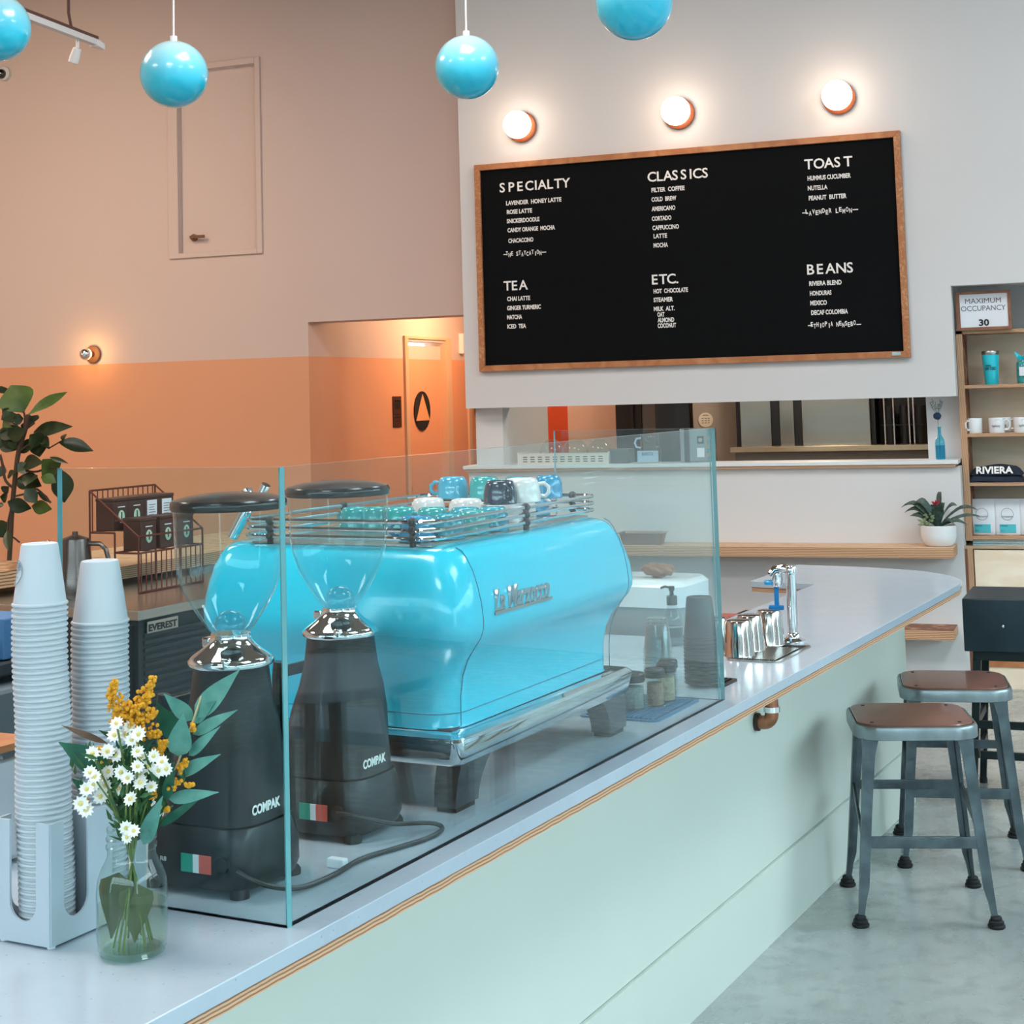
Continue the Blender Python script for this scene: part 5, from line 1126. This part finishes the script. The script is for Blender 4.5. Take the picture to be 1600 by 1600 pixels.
for i,(wh,lab) in enumerate(((0,'brown tea tin with a crest, left end of the upper rack tier'),(0,'brown tea tin with a crest, second on the upper rack tier'),(1,'brown tea tin with a white label, third on the upper rack tier'),(1,'brown tea tin with a white label, right end of the upper rack tier'))): tin(lab,.07,.065+n4*i,zl1+.005,wh)
for i,lab in enumerate(('brown tea tin with a crest, left end of the lower rack tier','brown tea tin with a crest, middle of the lower rack tier','brown tea tin with a crest, right end of the lower rack tier')): tin(lab,.205,.085+.125*i,zl0+.005,0)
# low things glimpsed left of the cup stacks
o=MB().box(0,0,.05,.16,.12,.10,.004).build('blue_carton',mat('blue_card','#3f6f9c',.6),loc=C((-3.0332,3,1.1022)[0]-.02,3.0,(-3.0332,3,1.0833)[2]),rz=RA); tag(o,'blue carton at the left edge beside the tall cup stack','box')
ps=thing('register_terminal','grey cash register terminal at the left edge behind the cup stack','register',C((-2.9159,2.9,0.9893)[0]-.11,2.9,0),RA)
zr=(-2.7829,2.75,1.0249)[2]
MB().b2(-.25,.10,-.15,.25,zr-.20,zr+.0).build('drawer_body',mat('register_grey','#5d6a70',.45),ps,bev=.012); MB().b2(-.25,.06,-.10,.2,zr+.02,zr+.055).build('keyboard',m_dark,ps,bev=.006); MB().b2(-.24,.04,-.08,.18,zr+.085,zr+.105).build('paper_tray',m_steel,ps,bev=.003)
MB().b2(-.20,.0,-.05,.15,zr,zr+.02).build('riser',m_black,ps); MB().b2(-.18,-.02,-.03,.13,zr+.055,zr+.085).build('riser',m_black,ps); MB().b2(-.24,.05,-.13,.22,0,zr-.20).build('stand',m_blackmatt,ps)
ab=thing('clear_box','clear plastic box with a light wood lid at the left edge','box',C((-2.1168,2.0951,0.914)[0]-.08,(-2.1168,2.0951,0.914)[1],HC),RA)
zl=(-2.1209,2.1,1.1189)[2]-HC
q=MB(); q.b2(-.09,.09,-.06,.06,0,zl-.012); q.build('box_body',m_clear,ab); MB().b2(-.095,.095,-.065,.065,zl-.012,zl).build('lid',m_oak,ab)
for i in range(4): MB().b2(-.075+.045*i,-.05+.045*i,-.04,.04,.003,zl-.03).build('straw_bundle',m_sign,ab,bev=.008)
# ---------------------------------------------------------------- rear wall lamp, dome camera, track, pendants
t=thing('wall_lamp','small warm wall lamp with a mirrored bulb on a wooden disc, left wall','wall lamp',(-6.775,9.70,2.066))
MB().lathe([(.062,0),(.062,.018),(.057,.022),(.001,.022)],32,M=Matrix.Rotation(PI/2,3,'X')).build('wood_disc',mat('brown_disc','#8a5a3a',.5),t,True)
MB().lathe([(.022,.02),(.022,.055),(.016,.06)],20,M=Matrix.Rotation(PI/2,3,'X')).build('socket',m_rose,t,True)
MB().lathe([(.018,.055),(.030,.068),(.039,.085),(.0425,.100)],28,M=Matrix.Rotation(PI/2,3,'X'),cap=False).build('bulb_glass',mat('glowing_bulb','#ffffff',.3,emit=(1,.62,.22,1),estr=12),t,True)
MB().lathe([(.0425,.100),(.041,.113),(.034,.127),(.02,.138),(.001,.142)],28,M=Matrix.Rotation(PI/2,3,'X'),cap=False).build('mirror_cap',m_chrome,t,True)
point('wall_lamp_light',(-6.775,9.60,2.066),15,(1,.50,.12),.045)
t=thing('security_camera','tiny black dome camera on a white mount, high at the left edge','camera',(-7.5297,9.7,4.1709))
MB().lathe([(.052,0),(.052,.03),(.044,.036)],24,M=Matrix.Rotation(PI/2,3,'X')).build('mount',m_white,t,True); MB().ball(-.005,-.045,-.005,.037,20,12).build('dome',mat('camera_black','#050506',.1,coat=1),t,True)
r0=Vector((-4.6966,6.0105,3.552)); r1=Vector((-4.8123,6.9292,3.5747))
tr=thing('track_light','white ceiling track with one small spotlight, top left corner','track light',r1)
MB().beam(r0-r1,(0,0,0),.036,.030).build('rail',m_white,tr); MB().beam((r0-r1)+Vector((0,0,.024)),Vector((0,0,.024)),.030,.018).build('upper_channel',mat('brown_channel','#5e4038',.6),tr)
d_=(r1-r0).normalized(); MB().beam(-d_*.02+Vector((0,0,-.004)),d_*.07+Vector((0,0,-.01)),.05,.034,.03,.03).build('end_feed',m_sign,tr)
MB().tube([Vector((-4.8095,6.6926,3.8466))-r1+Vector((0,0,.6)),Vector((-4.8183,6.7032,3.6851))-r1,Vector((-4.8078,6.7144,3.6008))-r1,Vector((-4.8027,6.7718,3.5789))-r1],.008,8).build('cable',mat('brown_cable','#5a3a34',.7),tr,True)
hp=Vector((-4.7959,6.7456,3.5399))-r1
MB().tube([hp+Vector((0,0,.02)),hp+Vector((0,0,-.03))],.009,8).build('spot_arm',m_white,tr,True)
MB().lathe([(.016,0),(.022,-.004),(.026,-.05),(.026,-.078),(.02,-.08),(.001,-.078)],20,hp+Vector((0,0,-.03)),M=Matrix.Rotation(math.radians(20),3,'Y')).build('spot_head',m_white,tr,True)
m_glb=None
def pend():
    N=NT('turquoise_glass_lit_top'); b=N.n('ShaderNodeBsdfPrincipled'); tc=N.n('ShaderNodeTexCoord'); sx=N.n('ShaderNodeSeparateXYZ'); N.l(tc.outputs['Object'],sx.inputs[0])
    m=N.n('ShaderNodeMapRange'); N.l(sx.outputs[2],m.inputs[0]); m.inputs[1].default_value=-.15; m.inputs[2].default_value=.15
    N.l(ramp(N,m.outputs[0],[(0,hexc('#12cdf5')),(.35,hexc('#30d3f5')),(.7,hexc('#8fdcf0')),(1,hexc('#c4e2ea'))]),b.inputs['Base Color']); setin(b,Roughness=.25,Coat_Weight=.5,Coat_Roughness=.05,Subsurface_Weight=.15); b.inputs['Subsurface Radius'].default_value=(.05,.05,.05)  # paler top paints the light from above into the globe colour
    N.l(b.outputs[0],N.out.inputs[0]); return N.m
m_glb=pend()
def pendant(lab,loc,first=None):
    if first: return dup(first,loc,0,lab)
    t=thing('globe_pendant',lab,'pendant lamp',loc,0,'turquoise globe pendants')
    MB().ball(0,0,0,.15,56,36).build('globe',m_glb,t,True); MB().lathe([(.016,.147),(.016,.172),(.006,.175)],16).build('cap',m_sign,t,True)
    MB().tube([(0,0,.17),(.004,0,.6),(0,0,4.99-loc[2])],.0045,8).build('cord',m_sign,t,True); MB().cyl(0,0,4.97-loc[2],5.0-loc[2],.06).build('ceiling_rose',m_sign,t,True)
    return t
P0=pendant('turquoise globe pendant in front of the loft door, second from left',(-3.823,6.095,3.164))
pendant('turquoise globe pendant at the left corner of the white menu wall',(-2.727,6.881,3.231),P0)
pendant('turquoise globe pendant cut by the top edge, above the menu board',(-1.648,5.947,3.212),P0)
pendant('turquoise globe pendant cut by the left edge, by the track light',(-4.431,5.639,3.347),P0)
# ---------------------------------------------------------------- fig plant at the left
FGD=9.1
fgp=thing('potted_fig','fiddle leaf fig with broad dark leaves against the orange wall, left edge','plant',(Vector((-5.931,7.607,0)).x,Vector((-5.931,7.607,0)).y,0))
FO=Vector((Vector((-5.931,7.607,0)).x,Vector((-5.931,7.607,0)).y,0))
m_fig=leafmat('fig_leaf','#1d2a17','#2f4322',.38,.08,12); m_figl=leafmat('fig_leaf_light','#3f5a26','#55702f',.4,.15,12); m_bark=mat('fig_bark','#4b3a2c',.8)
MB().lathe([(.001,0),(.17,0),(.19,.02),(.22,.36),(.225,.38),(.21,.38),(.20,.34),(.001,.34)],36,cap=False).build('pot',mat('grey_pot','#77726c',.6),fgp,True)
FLEAF=[((-5.7853,7.6012,1.6733),(-5.8627,7.5808,1.8307),0.211,'l'),((-5.7035,7.5378,1.6589),(-5.6073,7.7693,1.7954),0.069,'l'),((-5.7845,7.6895,1.558),(-5.4825,7.6093,1.5933),0.087,'n'),((-5.6273,7.62,1.4735),(-5.7249,7.6781,1.5361),0.064,'n'),((-5.6324,7.7133,1.498),(-5.4758,7.834,1.4483),0.092,'n'),((-5.563,7.6643,1.5057),(-5.6136,7.7461,1.5531),0.037,'n'),((-5.8445,7.6272,1.4553),(-5.6757,7.5915,1.5068),0.083,'n'),((-5.8348,7.6089,1.463),(-5.9844,7.625,1.507),0.083,'n'),((-5.7448,7.7046,1.5143),(-5.7056,7.64,1.4177),0.119,'n'),((-5.8062,7.6268,1.3845),(-5.6331,7.5482,1.3934),0.092,'n'),((-5.6538,7.5929,1.4053),(-5.6627,7.7413,1.2994),0.138,'l'),((-5.6393,7.6414,1.4168),(-5.5084,7.6314,1.3808),0.028,'n'),((-5.6101,7.6929,1.3473),(-5.614,7.7484,1.1471),0.128,'n'),((-5.7895,7.6762,1.1389),(-5.6397,7.6565,1.1226),0.083,'l'),((-5.8809,7.5788,1.1708),(-5.7686,7.6426,1.1238),0.092,'n'),((-5.8801,7.6558,1.2921),(-5.7103,7.6562,1.2557),0.119,'n'),((-5.8119,7.5783,1.338),(-5.7584,7.6197,1.3773),0.083,'n'),((-5.7222,7.5266,1.2431),(-5.6633,7.5589,1.1646),0.083,'n'),((-5.7596,7.6879,1.2188),(-5.7319,7.7762,1.149),0.032,'n'),((-5.8971,7.6004,1.3095),(-5.8251,7.5735,1.3384),0.055,'n'),((-5.8769,7.5084,1.2036),(-5.883,7.5925,1.1908),0.064,'n'),((-5.9889,7.6737,1.2209),(-5.9211,7.642,1.2509),0.055,'n'),((-5.7536,7.6149,1.602),(-5.7587,7.6901,1.6638),0.073,'n'),((-5.8562,7.4947,1.6353),(-5.806,7.5837,1.6601),0.101,'n'),((-5.978,7.6393,1.5773),(-5.8026,7.6118,1.5397),0.119,'n'),((-5.8635,7.5583,1.5426),(-5.7404,7.5527,1.5755),0.101,'n'),((-5.7832,7.609,1.5676),(-5.802,7.7018,1.629),0.083,'n'),((-5.8167,7.4548,1.5938),(-5.8692,7.6325,1.625),0.083,'l'),((-5.9798,7.6083,1.5358),(-5.8979,7.6579,1.5114),0.110,'n'),((-5.9598,7.6148,1.3092),(-5.9467,7.6314,1.3788),0.055,'n'),((-5.9398,7.5881,1.0443),(-5.8979,7.6217,0.9645),0.101,'n'),((-5.8878,7.5868,1.0096),(-5.8302,7.5229,0.8981),0.055,'n'),((-6.0113,7.6571,0.9818),(-5.9078,7.6129,1.0492),0.101,'n'),((-5.7052,7.5504,1.5471),(-5.6885,7.6402,1.4876),0.101,'n'),((-5.8606,7.5551,1.669),(-5.8657,7.5181,1.6944),0.055,'n'),((-5.8147,7.5396,1.6333),(-5.7845,7.6,1.6382),0.064,'n'),((-5.8196,7.6227,1.4763),(-5.8884,7.5903,1.5208),0.083,'n'),((-5.7303,7.627,1.3206),(-5.7204,7.5244,1.2709),0.092,'n'),((-5.6638,7.5942,1.3079),(-5.5789,7.615,1.2782),0.073,'l'),((-5.9223,7.5471,1.7902),(-5.9107,7.6205,1.8141),0.055,'n'),((-5.9579,7.6446,1.1451),(-5.9909,7.6318,1.1461),0.037,'n')]
FSTEM=[([(-5.931,7.607,0.300),(-5.8855,7.6111,0.9586),(-5.8711,7.6043,1.0989),(-5.8543,7.5997,1.2251),(-5.8341,7.5963,1.3513),(-5.8155,7.5948,1.4493),(-5.7759,7.5994,1.5678),(-5.7511,7.6008,1.6585)],0.014),([(-5.8469,7.6012,1.239),(-5.8937,7.5794,1.2897),(-5.9052,7.5672,1.3816),(-5.9153,7.5585,1.4382)],0.008),([(-5.7833,7.5978,1.5539),(-5.7721,7.5947,1.638),(-5.7763,7.5895,1.6804)],0.006),([(-5.6526,7.6543,1.4655),(-5.5946,7.6731,1.4989)],0.004),([(-5.7511,7.6008,1.6585),(-5.6812,7.621,1.7268)],0.005),([(-5.8155,7.5948,1.4493),(-5.7266,7.6234,1.5029),(-5.6493,7.6555,1.4654)],0.007),([(-5.8341,7.5963,1.3513),(-5.7359,7.6345,1.3342),(-5.6889,7.651,1.3469)],0.006),([(-5.8818,7.6119,0.9655),(-5.8686,7.6168,0.9651),(-5.8371,7.6311,0.936)],0.005),([(-5.8558,7.6015,1.197),(-5.7755,7.63,1.2157),(-5.7281,7.646,1.2354),(-5.6598,7.6784,1.1559)],0.006),([(-5.8644,7.6014,1.1621),(-5.8981,7.6002,1.0293),(-5.8888,7.6098,0.9587)],0.006),([(-5.6097,7.6808,1.3445),(-5.6291,7.6729,1.3521),(-5.6889,7.651,1.3469)],0.004)]

rr=random.Random(11)
for path,r in FSTEM:
    MB().tube([x-FO for x in smooth([Vector(p) for p in path],4)],r,7).build('stem',m_bark,fgp,True)
for b,t,w,m_ in FLEAF:
    q=MB(); leafmesh(q,Vector(b)-FO,Vector(t)-FO,w,face=(.35+rr.uniform(-.3,.3),-.9,.3+rr.uniform(-.5,.5)),bend=rr.uniform(0,.25),fold=.25,shape=1.0 if m_!='n' else .9,n=8,wav=.12)
    q.build('leaf',m_figl if m_=='l' else m_fig,fgp,True)
# ---------------------------------------------------------------- seating by the window, mirrored in the glass screen
ot=thing('round_table','round pale table with slim wooden legs by the shop window','table',C(.33,4.72,0),RA)
MB().lathe([(.40,.715),(.405,.72),(.405,.745),(.40,.75)],64).build('table_top',mat('table_grey','#9fb0bc',.35),ot,True)
m_leg2=mat('leg_wood','#8c6a52',.5)
for a in (45,135,225,315):
    c,s_=math.cos(math.radians(a)),math.sin(math.radians(a)); MB().beam((c*.22,s_*.22,.715),(c*.34,s_*.34,0),.045,.045,.028,.028,up=(1,0,0)).build('leg',m_leg2,ot)
be=thing('wooden_bench','low pale bench beside the round table','bench',C(.45,5.35,0),RA)
MB().b2(-.45,.45,-.2,.2,.40,.45).build('seat',mat('bench_top','#9fb6c6',.35),be,bev=.004)
for x in (-.4,.4):
    for y in (-.16,.16): MB().b2(x-.03,x+.03,y-.03,y+.03,0,.40).build('leg',m_leg2,be)
